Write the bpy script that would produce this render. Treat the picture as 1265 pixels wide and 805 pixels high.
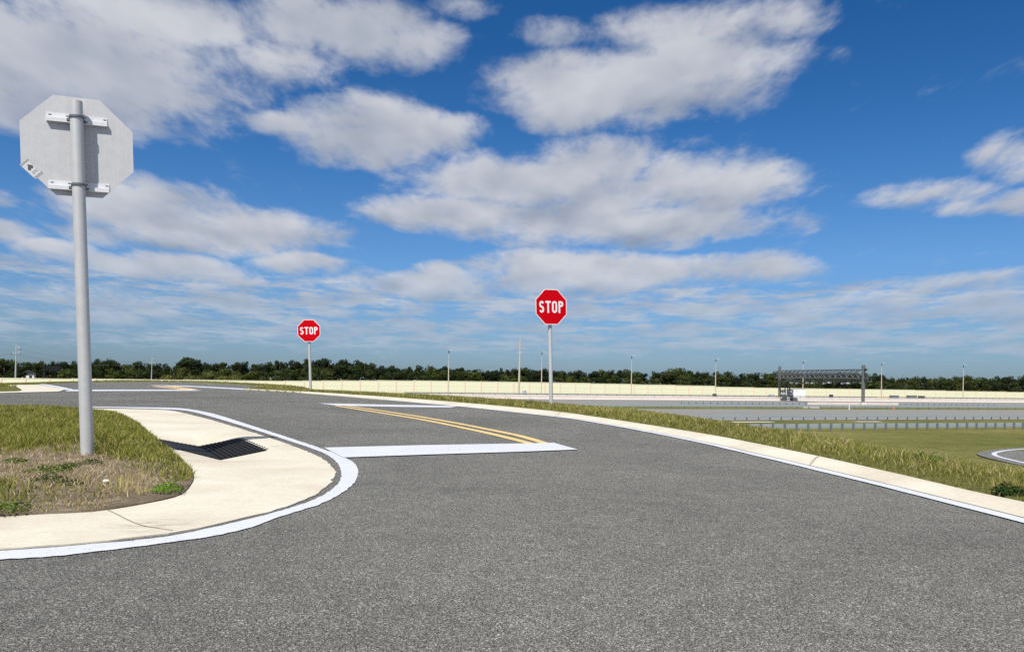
import bpy, bmesh, math, random
import numpy as np
from mathutils import Vector, Matrix
from mathutils.geometry import delaunay_2d_cdt
R = math.radians
random.seed(7); rng = np.random.default_rng(7)
for o in list(bpy.data.objects): bpy.data.objects.remove(o)
sc = bpy.context.scene
COL = sc.collection

# ------------------------------------------------------------------ camera
EYE = 0.86                      # eye height over the road under the camera
F, CX, VY = 940.0, 632.5, 470.0 # focal length and principal point of the photo, in its pixels
ROLL = R(0.9)
cam_d = bpy.data.cameras.new("camera"); cam = bpy.data.objects.new("camera", cam_d); COL.objects.link(cam)
sc.camera = cam
cam_d.sensor_fit = 'HORIZONTAL'; cam_d.sensor_width = 36.0
cam_d.lens = 36.0*F/1265.0
cam_d.shift_y = (VY-402.5)/1265.0
cam_d.clip_start = 0.05; cam_d.clip_end = 12000
cr, sr = math.cos(ROLL), math.sin(ROLL)
cam.matrix_world = Matrix(((cr, -sr, 0, 0), (0, 0, -1, 0), (sr, cr, 0, EYE), (0, 0, 0, 1)))

# ------------------------------------------------------------------ light
SUN_EL, SUN_AZ = 52.0, 198.0     # behind the camera, a little to the left
sun_dir = Vector((math.sin(R(SUN_AZ))*math.cos(R(SUN_EL)), math.cos(R(SUN_AZ))*math.cos(R(SUN_EL)), math.sin(R(SUN_EL))))
sd = bpy.data.lights.new("sun", 'SUN'); sd.energy = 4.6; sd.angle = R(0.53); sd.color = (1.0, 0.955, 0.88)
so = bpy.data.objects.new("sun", sd); COL.objects.link(so)
so.rotation_euler = sun_dir.to_track_quat('Z', 'Y').to_euler(); so.location = (0, -20, 40)

sc.view_settings.view_transform = 'Standard'; sc.view_settings.look = 'None'
sc.view_settings.exposure = 0.27; sc.view_settings.gamma = 1; sc.view_settings.use_curve_mapping = False
sc.render.engine = 'CYCLES'
sc.cycles.max_bounces = 5; sc.cycles.diffuse_bounces = 2; sc.cycles.glossy_bounces = 2
sc.cycles.transmission_bounces = 2; sc.cycles.transparent_max_bounces = 4
sc.cycles.use_denoising = False

# ------------------------------------------------------------------ node helper: arithmetic on sockets
class S:
    def __init__(s, nt, sock): s.nt, s.k = nt, sock
    def _m(s, op, *a, clamp=False):
        n = s.nt.nodes.new('ShaderNodeMath'); n.operation = op; n.use_clamp = clamp
        for i, v in enumerate((s,)+a):
            if isinstance(v, S): s.nt.links.new(v.k, n.inputs[i])
            else: n.inputs[i].default_value = v
        return S(s.nt, n.outputs[0])
    def __add__(s, o): return s._m('ADD', o)
    __radd__ = __add__
    def __sub__(s, o): return s._m('SUBTRACT', o)
    def __rsub__(s, o): return (s*-1.0)+o
    def __mul__(s, o): return s._m('MULTIPLY', o)
    __rmul__ = __mul__
    def __truediv__(s, o): return s._m('DIVIDE', o)
    def max(s, o): return s._m('MAXIMUM', o)
    def min(s, o): return s._m('MINIMUM', o)
    def clamp(s): return s._m('ADD', 0.0, clamp=True)
def smooth(x, a, b):
    n = x.nt.nodes.new('ShaderNodeMapRange'); n.interpolation_type = 'SMOOTHSTEP'
    x.nt.links.new(x.k, n.inputs[0]); n.inputs[1].default_value = a; n.inputs[2].default_value = b
    return S(x.nt, n.outputs[0])
def mixc(nt, f, a, b):
    n = nt.nodes.new('ShaderNodeMix'); n.data_type = 'RGBA'
    for i, v in ((0, f), (6, a), (7, b)):
        if isinstance(v, S): nt.links.new(v.k, n.inputs[i])
        elif i == 0: n.inputs[0].default_value = v
        else: n.inputs[i].default_value = (*v, 1)
    return S(nt, n.outputs[2])
def mulc(nt, a, b):
    n = nt.nodes.new('ShaderNodeMix'); n.data_type = 'RGBA'; n.blend_type = 'MULTIPLY'; n.inputs[0].default_value = 1
    for i, v in ((6, a), (7, b)):
        if isinstance(v, S): nt.links.new(v.k, n.inputs[i])
        else: n.inputs[i].default_value = (*v, 1)
    return S(nt, n.outputs[2])
def noise(nt, vec, scale, detail=4, rough=.55, dist=0.0, out=0):
    n = nt.nodes.new('ShaderNodeTexNoise'); n.inputs['Scale'].default_value = scale
    n.inputs['Detail'].default_value = detail; n.inputs['Roughness'].default_value = rough; n.inputs['Distortion'].default_value = dist
    if vec is not None: nt.links.new(vec.k, n.inputs['Vector'])
    return S(nt, n.outputs[out])
def comb(nt, x, y, z=0.0):
    n = nt.nodes.new('ShaderNodeCombineXYZ')
    for i, v in enumerate((x, y, z)):
        if isinstance(v, S): nt.links.new(v.k, n.inputs[i])
        else: n.inputs[i].default_value = v
    return S(nt, n.outputs[0])
def ramp(nt, fac, stops, interp='LINEAR'):
    n = nt.nodes.new('ShaderNodeValToRGB'); n.color_ramp.interpolation = interp
    e = n.color_ramp.elements
    while len(e) < len(stops): e.new(0.5)
    for k, (p, c) in zip(e, stops): k.position = p; k.color = (*c, 1)
    nt.links.new(fac.k, n.inputs[0]); return S(nt, n.outputs[0])
def lin(r, g, b):
    f = lambda c: (c/255/12.92) if c <= 10 else ((c/255+.055)/1.055)**2.4
    return (f(r), f(g), f(b))

# pixel of the photo -> ray / points in the place
def ray(u, v):
    a, b = (u-CX)/F, -(v-VY)/F
    return Vector((a*cr-b*sr, 1.0, a*sr+b*cr))
GR = 0.011                       # the road climbs gently away from the camera
def pz(x, y): return GR*min(max(y, -30.0), 55.0)
def road_pt(u, v, h=0.0):        # where the pixel meets the road plane (raised by h)
    d = ray(u, v); t = (EYE-h)/(GR*d.y-d.z); p = d*t
    return Vector((p.x, p.y))
HZ = EYE-5.0                     # level of the highway below
def low_pt(u, v, h=0.0):
    d = ray(u, v); t = (EYE-HZ-h)/(-d.z); p = d*t
    return Vector((p.x, p.y))
PX, PY = .943, .333              # the highway's direction
def hw(q, along): return Vector((-PY*q+PX*along, PX*q+PY*along))   # offset from the camera, distance along
def at_q(u, q, v=470):           # ground point on highway line q seen in column u
    d = ray(u, v); t = q/(-PY*d.x+PX*d.y); return Vector((d.x*t, d.y*t))
def z_at(u, v, p):               # height of pixel (u,v) at the distance of point p
    d = ray(u, v); return EYE+d.z*(p.y/d.y)

# ------------------------------------------------------------------ sky with clouds, by world direction
W = bpy.data.worlds.new("World"); sc.world = W; W.use_nodes = True
nt = W.node_tree; nt.nodes.clear()
wo = nt.nodes.new('ShaderNodeOutputWorld'); bg = nt.nodes.new('ShaderNodeBackground'); nt.links.new(bg.outputs[0], wo.inputs[0])
bg.inputs[1].default_value = 0.1
sky = nt.nodes.new('ShaderNodeTexSky'); sky.sky_type = 'NISHITA'; sky.sun_disc = False
sky.sun_elevation = R(SUN_EL); sky.sun_rotation = R(SUN_AZ); sky.air_density = 1.0; sky.dust_density = 0.6; sky.ozone_density = 2.0
SKY = S(nt, sky.outputs[0])

def direction_of(u, v):
    d = ray(u, v); return math.atan2(d.x, d.y), d.z/math.hypot(d.x, d.y)
CLOUDS = [  # centre, half size in photo pixels, weight: the clouds one can tell apart
 (95,75,170,68,1.1),(20,120,140,36,.9),(200,105,65,46,.8),(170,15,130,34,1.0),
 (430,35,110,46,.95),(350,78,62,30,.75),(510,55,60,40,.65),(570,8,60,20,.35),(370,5,50,28,.7),
 (450,165,95,38,1.1),(355,152,60,18,.7),(560,165,55,24,.8),(455,140,50,24,.8),
 (770,105,150,42,1.25),(880,75,100,58,1.0),(840,35,110,34,.8),(970,22,50,28,.9),(690,40,75,26,.15),(700,125,70,36,1.0),
 (640,228,130,36,1.15),(735,205,75,40,1.1),(870,228,95,36,1.1),(770,240,110,26,1.0),(570,262,110,22,1.1),(760,278,180,24,1.2),(560,222,60,18,.8),
 (1140,240,72,18,.65),(1266,195,38,26,.7),(1255,250,46,16,.7),(1195,258,45,12,.4),
 (185,262,90,34,1.15),(300,285,100,26,1.15),(160,290,70,14,.8),(240,300,110,14,.8),
 (80,314,48,13,1.0),(195,329,85,15,1.05),(355,326,55,13,1.0),(5,288,40,14,.7),(5,242,25,14,.4),
 (525,352,95,18,1.1),(545,338,34,14,.9),(445,372,30,7,.7),
 (715,336,120,26,1.15),(820,335,90,22,1.0),(925,330,75,18,1.05),(680,350,90,16,.9),
 (865,174,34,14,-.05),(1035,68,34,28,-.15),(880,382,80,9,.8),(905,370,28,8,.8),(1060,378,130,16,.7),(1230,376,60,16,.85),
 (1200,345,80,14,.6),(730,380,40,9,.7),(535,403,24,6,.8),(90,365,130,14,.5),(150,392,110,14,.5),
 (650,400,90,8,.5),(420,384,30,7,.8),(960,395,90,9,.6),(1090,415,140,8,.6)]
grp = bpy.data.node_groups.new('cloud_density', 'ShaderNodeTree')
grp.interface.new_socket('az', in_out='INPUT', socket_type='NodeSocketFloat')
grp.interface.new_socket('te', in_out='INPUT', socket_type='NodeSocketFloat')
grp.interface.new_socket('density', in_out='OUTPUT', socket_type='NodeSocketFloat')
gi = grp.nodes.new('NodeGroupInput'); go = grp.nodes.new('NodeGroupOutput')
az, te = S(grp, gi.outputs[0]), S(grp, gi.outputs[1])
lu, lv = az/(te.max(0.0)*0.6+0.21), (te.max(0.0)+0.07)._m('LOGARITHM', math.e)*1.35
vec = comb(grp, lu, lv, 3.1)
warp = (noise(grp, vec, 3.0, 3, .5)-.5)*0.05
warp2 = (noise(grp, comb(grp, lu, lv, 9.7), 3.0, 3, .5)-.5)*0.03
azw, tew = az+warp*1.4, te+warp2
m = None; num = None; den = None
for (u, v, ru, rv, w) in CLOUDS:
    a0, t0 = direction_of(u, v)
    g_ = (azw-a0)*(F/ru/1.04); h_ = (tew-t0)*(F/rv/1.04)
    g = (w - (g_*g_) - (h_*h_)).max(-1.0)
    m = g if m is None else m._m('SMOOTH_MAX', g, 0.25)
    if rv > 11:
        k_ = (g+0.35).max(0.0); kh = k_*h_
        num = kh if num is None else num+kh; den = k_ if den is None else den+k_
band = smooth(te, 0.015, 0.05)*(1.0-smooth(te, .105, .15))
streak = noise(grp, comb(grp, lu*0.9, lv*3.0, 1.7), 5.0, 5, .6)
m = m.max(band*0.9 - 1.0 + (streak-.43)*5.0*band)
n1 = noise(grp, vec, 4.8, 10, .60, .25)
n2 = noise(grp, comb(grp, lu, lv, 21.3), 17.0, 6, .62, .3)
behind = smooth(az._m('ABSOLUTE'), .80, 1.05).max(smooth(te, .62, .8))  # unseen cloud cover behind and overhead, added to whiten the fill light
m = m.max(behind*1.35-1.0)
dens = m*0.88 + (n1-.5)*2.5 + (n2-.5)*0.95
grp.links.new(dens.k, go.inputs[0])
grp.interface.new_socket('rise', in_out='OUTPUT', socket_type='NodeSocketFloat')
up = noise(grp, comb(grp, lu-0.02, lv+0.10, 3.1), 3.4, 3, .45, .1); low_n = noise(grp, vec, 3.4, 3, .45, .1)
grp.links.new(((low_n-up)*1.5+(num/(den+0.12))*0.22).k, go.inputs[1])
tcn = nt.nodes.new('ShaderNodeTexCoord'); sx = nt.nodes.new('ShaderNodeSeparateXYZ')
nt.links.new(tcn.outputs['Generated'], sx.inputs[0])
X, Y, Z = (S(nt, sx.outputs[i]) for i in range(3))
AZ = X._m('ARCTAN2', Y); hyp = (X*X+Y*Y)._m('SQRT').max(0.02); TE = Z/hyp
gnode = nt.nodes.new('ShaderNodeGroup'); gnode.node_tree = grp
nt.links.new(AZ.k, gnode.inputs[0]); nt.links.new(TE.k, gnode.inputs[1])
d0, rise = S(nt, gnode.outputs[0]), S(nt, gnode.outputs[1])
alpha = smooth(d0, -0.50, 0.80)
lit = (rise*1.25+0.62).clamp()
thick = smooth(d0, .2, 1.6)
# air: the blue of the sky texture, deepened with height as in the photograph
tint = ramp(nt, smooth(TE, -0.02, 0.5), [(0, (.34, .48, .74)), (.25, (.36, .60, .88)), (.6, (.23, .53, .84)), (1, (.12, .43, .75))])
blue = mulc(nt, SKY, tint)
ccol = mixc(nt, lit, lin(150,162,182), lin(220,222,228))
ccol = mixc(nt, thick*0.25, ccol, lin(186,192,204))
low = 1.0-smooth(TE, 0.0, 0.17)
ccol = mixc(nt, low*0.55, ccol, lin(150,180,208))
cs = nt.nodes.new('ShaderNodeVectorMath'); cs.operation = 'SCALE'; nt.links.new(ccol.k, cs.inputs[0]); cs.inputs[3].default_value = 7.6
final = mixc(nt, alpha*(1.0-low*0.30)*0.95, blue, S(nt, cs.outputs[0]))
nt.links.new(final.k, bg.inputs[0])
W.cycles.sampling_method = 'MANUAL'; W.cycles.sample_map_resolution = 512

# ------------------------------------------------------------------ materials
def mat(name):
    m = bpy.data.materials.new(name); m.use_nodes = True
    t = m.node_tree; b = t.nodes['Principled BSDF']; return m, t, b
def pos(t):
    n = t.nodes.new('ShaderNodeNewGeometry'); return S(t, n.outputs['Position'])
def objpos(t):
    n = t.nodes.new('ShaderNodeTexCoord'); return S(t, n.outputs['Object'])
def bump(t, b, h, strength, dist):
    n = t.nodes.new('ShaderNodeBump'); n.inputs['Strength'].default_value = strength; n.inputs['Distance'].default_value = dist
    t.links.new(h.k, n.inputs['Height']); t.links.new(n.outputs[0], b.inputs['Normal'])
def plain(name, col, rough=.6, metal=0.0, var=.12, scale=3.0, spec=.4):
    m, t, b = mat(name)
    n = noise(t, objpos(t), scale, 5, .6)
    c = mixc(t, n, tuple(x*(1-var) for x in col), tuple(min(1, x*(1+var)) for x in col))
    t.links.new(c.k, b.inputs['Base Color'])
    b.inputs['Roughness'].default_value = rough; b.inputs['Metallic'].default_value = metal
    b.inputs['Specular IOR Level'].default_value = spec
    return m
def voronoi(t, vec, scale, out='Color', feature='F1'):
    n = t.nodes.new('ShaderNodeTexVoronoi'); n.feature = feature; n.inputs['Scale'].default_value = scale
    t.links.new(vec.k, n.inputs['Vector']); return S(t, n.outputs[out])
def sep(t, c, i=0):
    n = t.nodes.new('ShaderNodeSeparateColor'); t.links.new(c.k, n.inputs[0]); return S(t, n.outputs[i])

def comb3(t, p, s):
    n = t.nodes.new('ShaderNodeVectorMath'); n.operation = 'MULTIPLY'; t.links.new(p.k, n.inputs[0]); n.inputs[1].default_value = s
    return S(t, n.outputs[0])
def asphalt_mat(name, gain=1.0):
    m, t, b = mat(name); p = pos(t)
    pj = t.nodes.new('ShaderNodeVectorMath'); pj.operation = 'ADD'
    t.links.new(p.k, pj.inputs[0])
    nn = noise(t, p, 90, 2, .5, out=1)
    sc_ = t.nodes.new('ShaderNodeVectorMath'); sc_.operation = 'SCALE'; sc_.inputs[3].default_value = .004
    t.links.new(nn.k, sc_.inputs[0]); t.links.new(sc_.outputs[0], pj.inputs[1])
    pv = S(t, pj.outputs[0])
    v1 = sep(t, voronoi(t, pv, 310)); v2 = sep(t, voronoi(t, pv, 140), 1)
    c = ramp(t, v1, [(0, (.018,.018,.017)), (.35, (.060,.0597,.057)), (.72, (.130,.129,.122)), (.92, (.225,.222,.208)), (1, (.40,.395,.365))])
    chip = smooth(v2, .965, .985)
    c = mixc(t, chip*0.55, c, (.42,.41,.38))
    wear = noise(t, p, .42, 6, .65, .5); fine = noise(t, p, 6, 4, .6)
    c = mulc(t, c, ramp(t, wear, [(.3, (.82*gain,)*3), (.7, (1.18*gain,)*3)]))
    c = mulc(t, c, ramp(t, fine, [(.3, (.9,)*3), (.7, (1.1,)*3)]))
    stain = smooth(noise(t, p, .9, 6, .65, .6), .62, .74)
    c = mixc(t, stain*0.16, c, (.03,.03,.03))
    t.links.new(c.k, b.inputs['Base Color'])
    b.inputs['Roughness'].default_value = .85; b.inputs['Specular IOR Level'].default_value = .2; b.inputs['Diffuse Roughness'].default_value = 1.0
    hgt = voronoi(t, pv, 190, 'Distance')
    bump(t, b, hgt, .8, -.004)
    return m
M = {}
M['asphalt'] = asphalt_mat('asphalt', 1.02)

def concrete_mat():
    m, t, b = mat('concrete'); p = pos(t)
    n1 = noise(t, p, 1.3, 6, .6, .4); n2 = noise(t, p, 40, 5, .65); n3 = noise(t, p, 9, 5, .6)
    c = ramp(t, n1, [(.3, (.52,.465,.37)), (.5, (.585,.54,.445)), (.7, (.64,.60,.51))])
    c = mulc(t, c, ramp(t, n2, [(.3, (.9,)*3), (.65, (1.05,)*3)]))
    rust = smooth(noise(t, p, 3.2, 6, .7, 1.4), .56, .72)
    c = mixc(t, rust*0.34, c, (.60,.42,.30))
    g0 = road_pt(186, 648, .01); q = comb3(t, p, (1, 1, 0))
    ds = t.nodes.new('ShaderNodeVectorMath'); ds.operation = 'DISTANCE'; t.links.new(q.k, ds.inputs[0]); ds.inputs[1].default_value = (g0.x, g0.y, 0)
    smear = (1.0-smooth(S(t, ds.outputs['Value']), .02, .30))*smooth(noise(t, comb3(t, p, (6, 22, 1)), 1.0, 5, .65), .42, .62)
    c = mixc(t, smear*0.55, c, (.20,.17,.14))
    broom = noise(t, comb3(t, p, (2, 55, 1)), 1.0, 3, .6)
    c = mulc(t, c, ramp(t, broom, [(.3, (.93,)*3), (.7, (1.04,)*3)]))
    spot = smooth(n3, .70, .78)
    c = mixc(t, spot*0.25, c, (.33,.27,.2))
    t.links.new(c.k, b.inputs['Base Color']); b.inputs['Roughness'].default_value = .9
    b.inputs['Specular IOR Level'].default_value = .2
    bump(t, b, n2, .25, .004)
    return m
M['concrete'] = concrete_mat()

def paint_mat(name, col, worn=.5):
    m, t, b = mat(name); p = pos(t)
    n = noise(t, p, 55, 4, .6); n2 = noise(t, p, 2.0, 4, .6)
    c = mulc(t, S(t, t.nodes.new('ShaderNodeRGB').outputs[0]), ramp(t, n2, [(.3, (.93,)*3), (.7, (1.0,)*3)]))
    t.nodes['RGB'].outputs[0].default_value = (*col, 1)
    pit = smooth(n+(noise(t, p, 1.1, 4, .6)-.5)*.25, .60, .70)
    c = mixc(t, pit*worn, c, (.16,.16,.16))
    t.links.new(c.k, b.inputs['Base Color']); b.inputs['Roughness'].default_value = .7
    bump(t, b, n, .2, .003)
    return m
M['white_paint'] = paint_mat('white_paint', (.575,.595,.66), .8)
M['yellow_paint'] = paint_mat('yellow_paint', (.70,.50,.20), .7)
M['joint'] = plain('joint_filler', (.27,.23,.19), .9, 0, .4, 30)

def ground_mat():
    m, t, b = mat('grass_ground'); p = pos(t)
    big = noise(t, p, .05, 5, .6, .3); mid = noise(t, p, .5, 6, .65, .5); fin = noise(t, p, 7, 5, .7); vfin = noise(t, p, 60, 4, .7)
    c = ramp(t, big*0.5+mid*0.5, [(.35, (.095,.112,.030)), (.5, (.155,.155,.047)), (.65, (.235,.205,.082))])
    c = mulc(t, c, ramp(t, fin, [(.3, (.66,)*3), (.7, (1.25,)*3)]))
    c = mulc(t, c, ramp(t, vfin, [(.3, (.75,)*3), (.7, (1.2,)*3)]))
    bare = smooth(noise(t, p, .22, 6, .7, .8), .60, .70)
    c = mixc(t, bare*0.45, c, (.27,.215,.12))
    t.links.new(c.k, b.inputs['Base Color']); b.inputs['Roughness'].default_value = 1; b.inputs['Specular IOR Level'].default_value = .05
    bump(t, b, fin+vfin, .8, .05)
    return m
M['ground'] = ground_mat()
def soil_mat():
    m, t, b = mat('soil'); p = pos(t)
    n = noise(t, p, 5, 7, .7, .4); f = noise(t, p, 90, 5, .7)
    c = ramp(t, n, [(.3, (.15,.118,.082)), (.5, (.25,.20,.145)), (.68, (.42,.345,.26))])
    c = mulc(t, c, ramp(t, f, [(.3, (.6,)*3), (.7, (1.35,)*3)]))
    t.links.new(c.k, b.inputs['Base Color']); b.inputs['Roughness'].default_value = 1; b.inputs['Specular IOR Level'].default_value = .05
    bump(t, b, f+n, .9, .03); return m
M['soil'] = soil_mat()
def leaf_mat(name, gain=1.0, trans=.3):
    m, t, b = mat(name); t.nodes.remove(b)
    a = t.nodes.new('ShaderNodeAttribute'); a.attribute_name = 'tint'
    c = S(t, a.outputs['Color'])
    oi = t.nodes.new('ShaderNodeObjectInfo'); r = S(t, oi.outputs['Random'])
    c = mulc(t, c, ramp(t, r, [(0, (.66*gain,.72*gain,.76*gain)), (.5, (gain,gain,gain)), (1, (1.55*gain,1.42*gain,1.15*gain))]))
    d = t.nodes.new('ShaderNodeBsdfDiffuse'); tr = t.nodes.new('ShaderNodeBsdfTranslucent'); mx = t.nodes.new('ShaderNodeMixShader')
    t.links.new(c.k, d.inputs[0]); t.links.new(c.k, tr.inputs[0]); mx.inputs[0].default_value = trans
    t.links.new(d.outputs[0], mx.inputs[1]); t.links.new(tr.outputs[0], mx.inputs[2])
    t.links.new(mx.outputs[0], t.nodes['Material Output'].inputs[0]); return m
M['blade'] = leaf_mat('grass_blade', 1.0, .35)
M['foliage'] = leaf_mat('foliage', 1.0, .2)
M['bark'] = plain('bark', (.10,.075,.055), .95, 0, .35, 8)
def galv_mat(name, col, rough, metal):
    m, t, b = mat(name); p = objpos(t)
    st = noise(t, comb3(t, p, (40, 40, 1.6)), 1.0, 4, .6); n = noise(t, p, 12, 5, .65)
    c = mixc(t, n*0.5+st*0.5, tuple(x*.82 for x in col), tuple(min(1, x*1.15) for x in col))
    spot = smooth(noise(t, p, 26, 3, .6), .68, .76)
    c = mixc(t, spot*0.35, c, tuple(x*.6 for x in col))
    t.links.new(c.k, b.inputs['Base Color']); b.inputs['Metallic'].default_value = metal
    rr = n*0.2+(rough-.1); t.links.new(rr.k, b.inputs['Roughness']); return m
M['post'] = galv_mat('post_metal', (.52,.525,.53), .5, .25)
M['alu'] = galv_mat('sign_back_metal', (.54,.54,.55), .5, .12)
M['bracket'] = galv_mat('bracket_metal', (.72,.72,.74), .45, .15)
M['galv'] = galv_mat('guardrail_metal', (.29,.335,.365), .6, .15)
M['dark_galv'] = plain('dark_galvanised_post', (.17,.19,.20), .6, .3, .2, 4)
M['gantry'] = galv_mat('gantry_metal', (.13,.138,.136), .6, .2)
M['gantry_dark'] = plain('gantry_equipment', (.07,.08,.085), .6, .2, .3, 2)
M['iron'] = plain('cast_iron', (.040,.040,.042), .55, .4, .35, 30)
M['iron_bar'] = plain('dark_iron_bar', (.011,.011,.012), .6, .2, .3, 30)
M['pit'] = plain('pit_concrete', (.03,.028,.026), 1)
M['red'] = plain('red_sheeting', (.56,.001,.008), .6, 0, .04, 6, .04)
M['white_sheet'] = plain('white_sheeting', (.80,.80,.82), .45, 0, .04, 6, .3)
M['sticker_paper'] = plain('scuffed_sticker', (.62,.62,.62), .6, 0, .35, 60)
M['black_ink'] = plain('dark_ink', (.09,.09,.09), .6)
M['rubber'] = plain('dark_clamp', (.14,.15,.17), .5, .4)
M['wall'] = plain('wall_cream', (.60,.61,.44), .9, 0, .05, .6, .2)
M['wall_post'] = plain('wall_pinkish', (.62,.52,.40), .9, 0, .06, .6, .2)
M['barrier'] = plain('barrier_concrete', (.62,.55,.51), .9, 0, .16, .7, .2)
M['highway'] = plain('highway_paving', (.215,.212,.20), .9, 0, .12, .15, .2)
M['pole_grey'] = plain('pole_grey', (.40,.42,.44), .6, .2)
M['pole_tan'] = plain('pole_tan', (.42,.37,.30), .8)
M['dark'] = plain('dark_steel', (.008,.009,.012), .7, .1)
M['white_wall'] = plain('white_cladding', (.78,.80,.84), .6, 0, .03)
M['roof_dark'] = plain('dark_roof', (.03,.03,.035), .8)
M['cabinet'] = plain('cabinet_green_grey', (.12,.15,.15), .6, .1)
M['orange'] = plain('orange_plastic', (.75,.16,.03), .5)
M['amber'] = plain('amber_paint', (.72,.50,.16), .7)
M['stone'] = plain('pale_stone', (.75,.73,.68), .9)

# ------------------------------------------------------------------ mesh helpers
class MB:
    def __init__(s): s.v = []; s.f = []
    def add(s, vs, fs):
        k = len(s.v); s.v += [tuple(v) for v in vs]; s.f += [tuple(i+k for i in f) for f in fs]
    def box(s, c, size, rz=0.0, taper=1.0):
        x, y, z = (a/2 for a in size); ca, sa = math.cos(rz), math.sin(rz); vs = []
        for dz in (-1, 1):
            k = taper if dz > 0 else 1
            for dx, dy in ((-1,-1),(1,-1),(1,1),(-1,1)):
                a, b = dx*x*k, dy*y*k; vs.append((c[0]+a*ca-b*sa, c[1]+a*sa+b*ca, c[2]+dz*z))
        s.add(vs, [(3,2,1,0),(4,5,6,7),(0,1,5,4),(1,2,6,5),(2,3,7,6),(3,0,4,7)])
    def tube(s, p0, p1, r0, r1=None, n=10, cap=True):
        p0, p1 = Vector(p0), Vector(p1); r1 = r0 if r1 is None else r1
        d = (p1-p0).normalized(); a = d.orthogonal().normalized(); b = d.cross(a); vs = []
        for p, r in ((p0, r0), (p1, r1)):
            for i in range(n):
                t = 2*math.pi*i/n; vs.append(p+a*r*math.cos(t)+b*r*math.sin(t))
        fs = [(i, (i+1) % n, n+(i+1) % n, n+i) for i in range(n)]
        if cap: fs += [tuple(range(n-1, -1, -1)), tuple(range(n, 2*n))]
        s.add(vs, fs)
    def bar(s, p0, p1, w, h):                       # rectangular bar
        p0, p1 = Vector(p0), Vector(p1); d = (p1-p0).normalized()
        up = Vector((0,0,1)) if abs(d.z) < .95 else Vector((0,1,0))
        a = d.cross(up).normalized(); b = a.cross(d); vs = []
        for p in (p0, p1):
            for i, j in ((-1,-1),(1,-1),(1,1),(-1,1)): vs.append(p+a*(w/2*i)+b*(h/2*j))
        s.add(vs, [(3,2,1,0),(4,5,6,7),(0,1,5,4),(1,2,6,5),(2,3,7,6),(3,0,4,7)])
    def prism(s, poly, z0, z1, frame=None):         # polygon in x,z pushed along y from z0 to z1
        n = len(poly)
        vs = [(p[0], z0, p[1]) for p in poly]+[(p[0], z1, p[1]) for p in poly]
        s.add(vs, [tuple(range(n)), tuple(range(2*n-1, n-1, -1))]+[(i, n+i, n+(i+1) % n, (i+1) % n) for i in range(n)])
    def sweep(s, prof, path, closed=True):          # profile (side, up) along a path of 3D points
        n = len(prof); k0 = len(s.v)
        for i, p in enumerate(path):
            p = Vector(p); a = Vector(path[max(i-1, 0)]); b = Vector(path[min(i+1, len(path)-1)])
            t = (b-a); t.z = 0; t.normalize(); sd_ = Vector((t.y, -t.x, 0))
            for q in prof: s.v.append(tuple(p+sd_*q[0]+Vector((0,0,q[1]))))
        for i in range(len(path)-1):
            for j in range(n if closed else n-1):
                a = k0+i*n+j; b = k0+i*n+(j+1) % n; s.f.append((a, b, b+n, a+n))
        if closed:
            s.f.append(tuple(range(k0+n-1, k0-1, -1))); s.f.append(tuple(range(k0+(len(path)-1)*n, k0+len(path)*n)))
    def build(s, name, m, parent=None, loc=(0,0,0), smooth_=False):
        me = bpy.data.meshes.new(name); me.from_pydata(s.v, [], s.f)
        me.materials.append(m if not isinstance(m, str) else M[m])
        if smooth_:
            me.polygons.foreach_set('use_smooth', [True]*len(me.polygons))
            if hasattr(me, 'set_sharp_from_angle'): me.set_sharp_from_angle(angle=R(40))
        me.update()
        bm = bmesh.new(); bm.from_mesh(me); bmesh.ops.recalc_face_normals(bm, faces=bm.faces); bm.to_mesh(me); bm.free()
        o = bpy.data.objects.new(name, me); COL.objects.link(o); o.location = loc
        if parent: o.parent = parent
        return o
def thing(name, label, cat, loc=(0,0,0), rz=0.0, group=None):
    o = bpy.data.objects.new(name, None); COL.objects.link(o); o.location = loc; o.rotation_euler = (0,0,rz)
    return tag(o, label, cat, group)
def tag(o, label, cat, group=None):
    o['label'] = label; o['category'] = cat
    if group: o['group'] = group
    return o
def structure(o): o['kind'] = 'structure'; return o
def stuff(o): o['kind'] = 'stuff'; return o
def copy_tree(root, kids, loc, rz=0.0, scale=1.0, label=None, group=None):
    c = root.copy(); COL.objects.link(c); c.location = loc; c.rotation_euler = (0,0,rz)
    c.scale = scale if isinstance(scale, tuple) else (scale,)*3
    if label: c['label'] = label
    if group: c['group'] = group
    for ch in kids:
        d = ch.copy(); COL.objects.link(d); d.parent = c
    return c
def catmull(pts, per=8):
    out = []; n = len(pts); pts = [Vector(p) for p in pts]
    for i in range(n-1):
        p0, p1, p2, p3 = pts[max(i-1,0)], pts[i], pts[i+1], pts[min(i+2,n-1)]
        for k in range(per):
            t = k/per
            out.append(0.5*((2*p1)+(p2-p0)*t+(2*p0-5*p1+4*p2-p3)*t*t+(3*p1-p0-3*p2+p3)*t**3))
    out.append(pts[-1]); return out
def resample(pts, step):
    out = [pts[0]]; acc = 0.0
    for a, b in zip(pts, pts[1:]):
        L = (b-a).length
        while acc+L >= step and L > 0:
            a = a+(b-a)*((step-acc)/L); out.append(a); L = (b-a).length; acc = 0.0
        acc += L
    out.append(pts[-1]); return out
def inpoly(P, x, y):                                # numpy point in polygon
    x = np.asarray(x); y = np.asarray(y); r = np.zeros(x.shape, bool); n = len(P)
    for i in range(n):
        x0, y0 = P[i][0], P[i][1]; x1, y1 = P[(i+1) % n][0], P[(i+1) % n][1]
        if y0 == y1: continue
        c = ((y0 > y) != (y1 > y)) & (x < (x1-x0)*(y-y0)/(y1-y0)+x0); r ^= c
    return r
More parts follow.
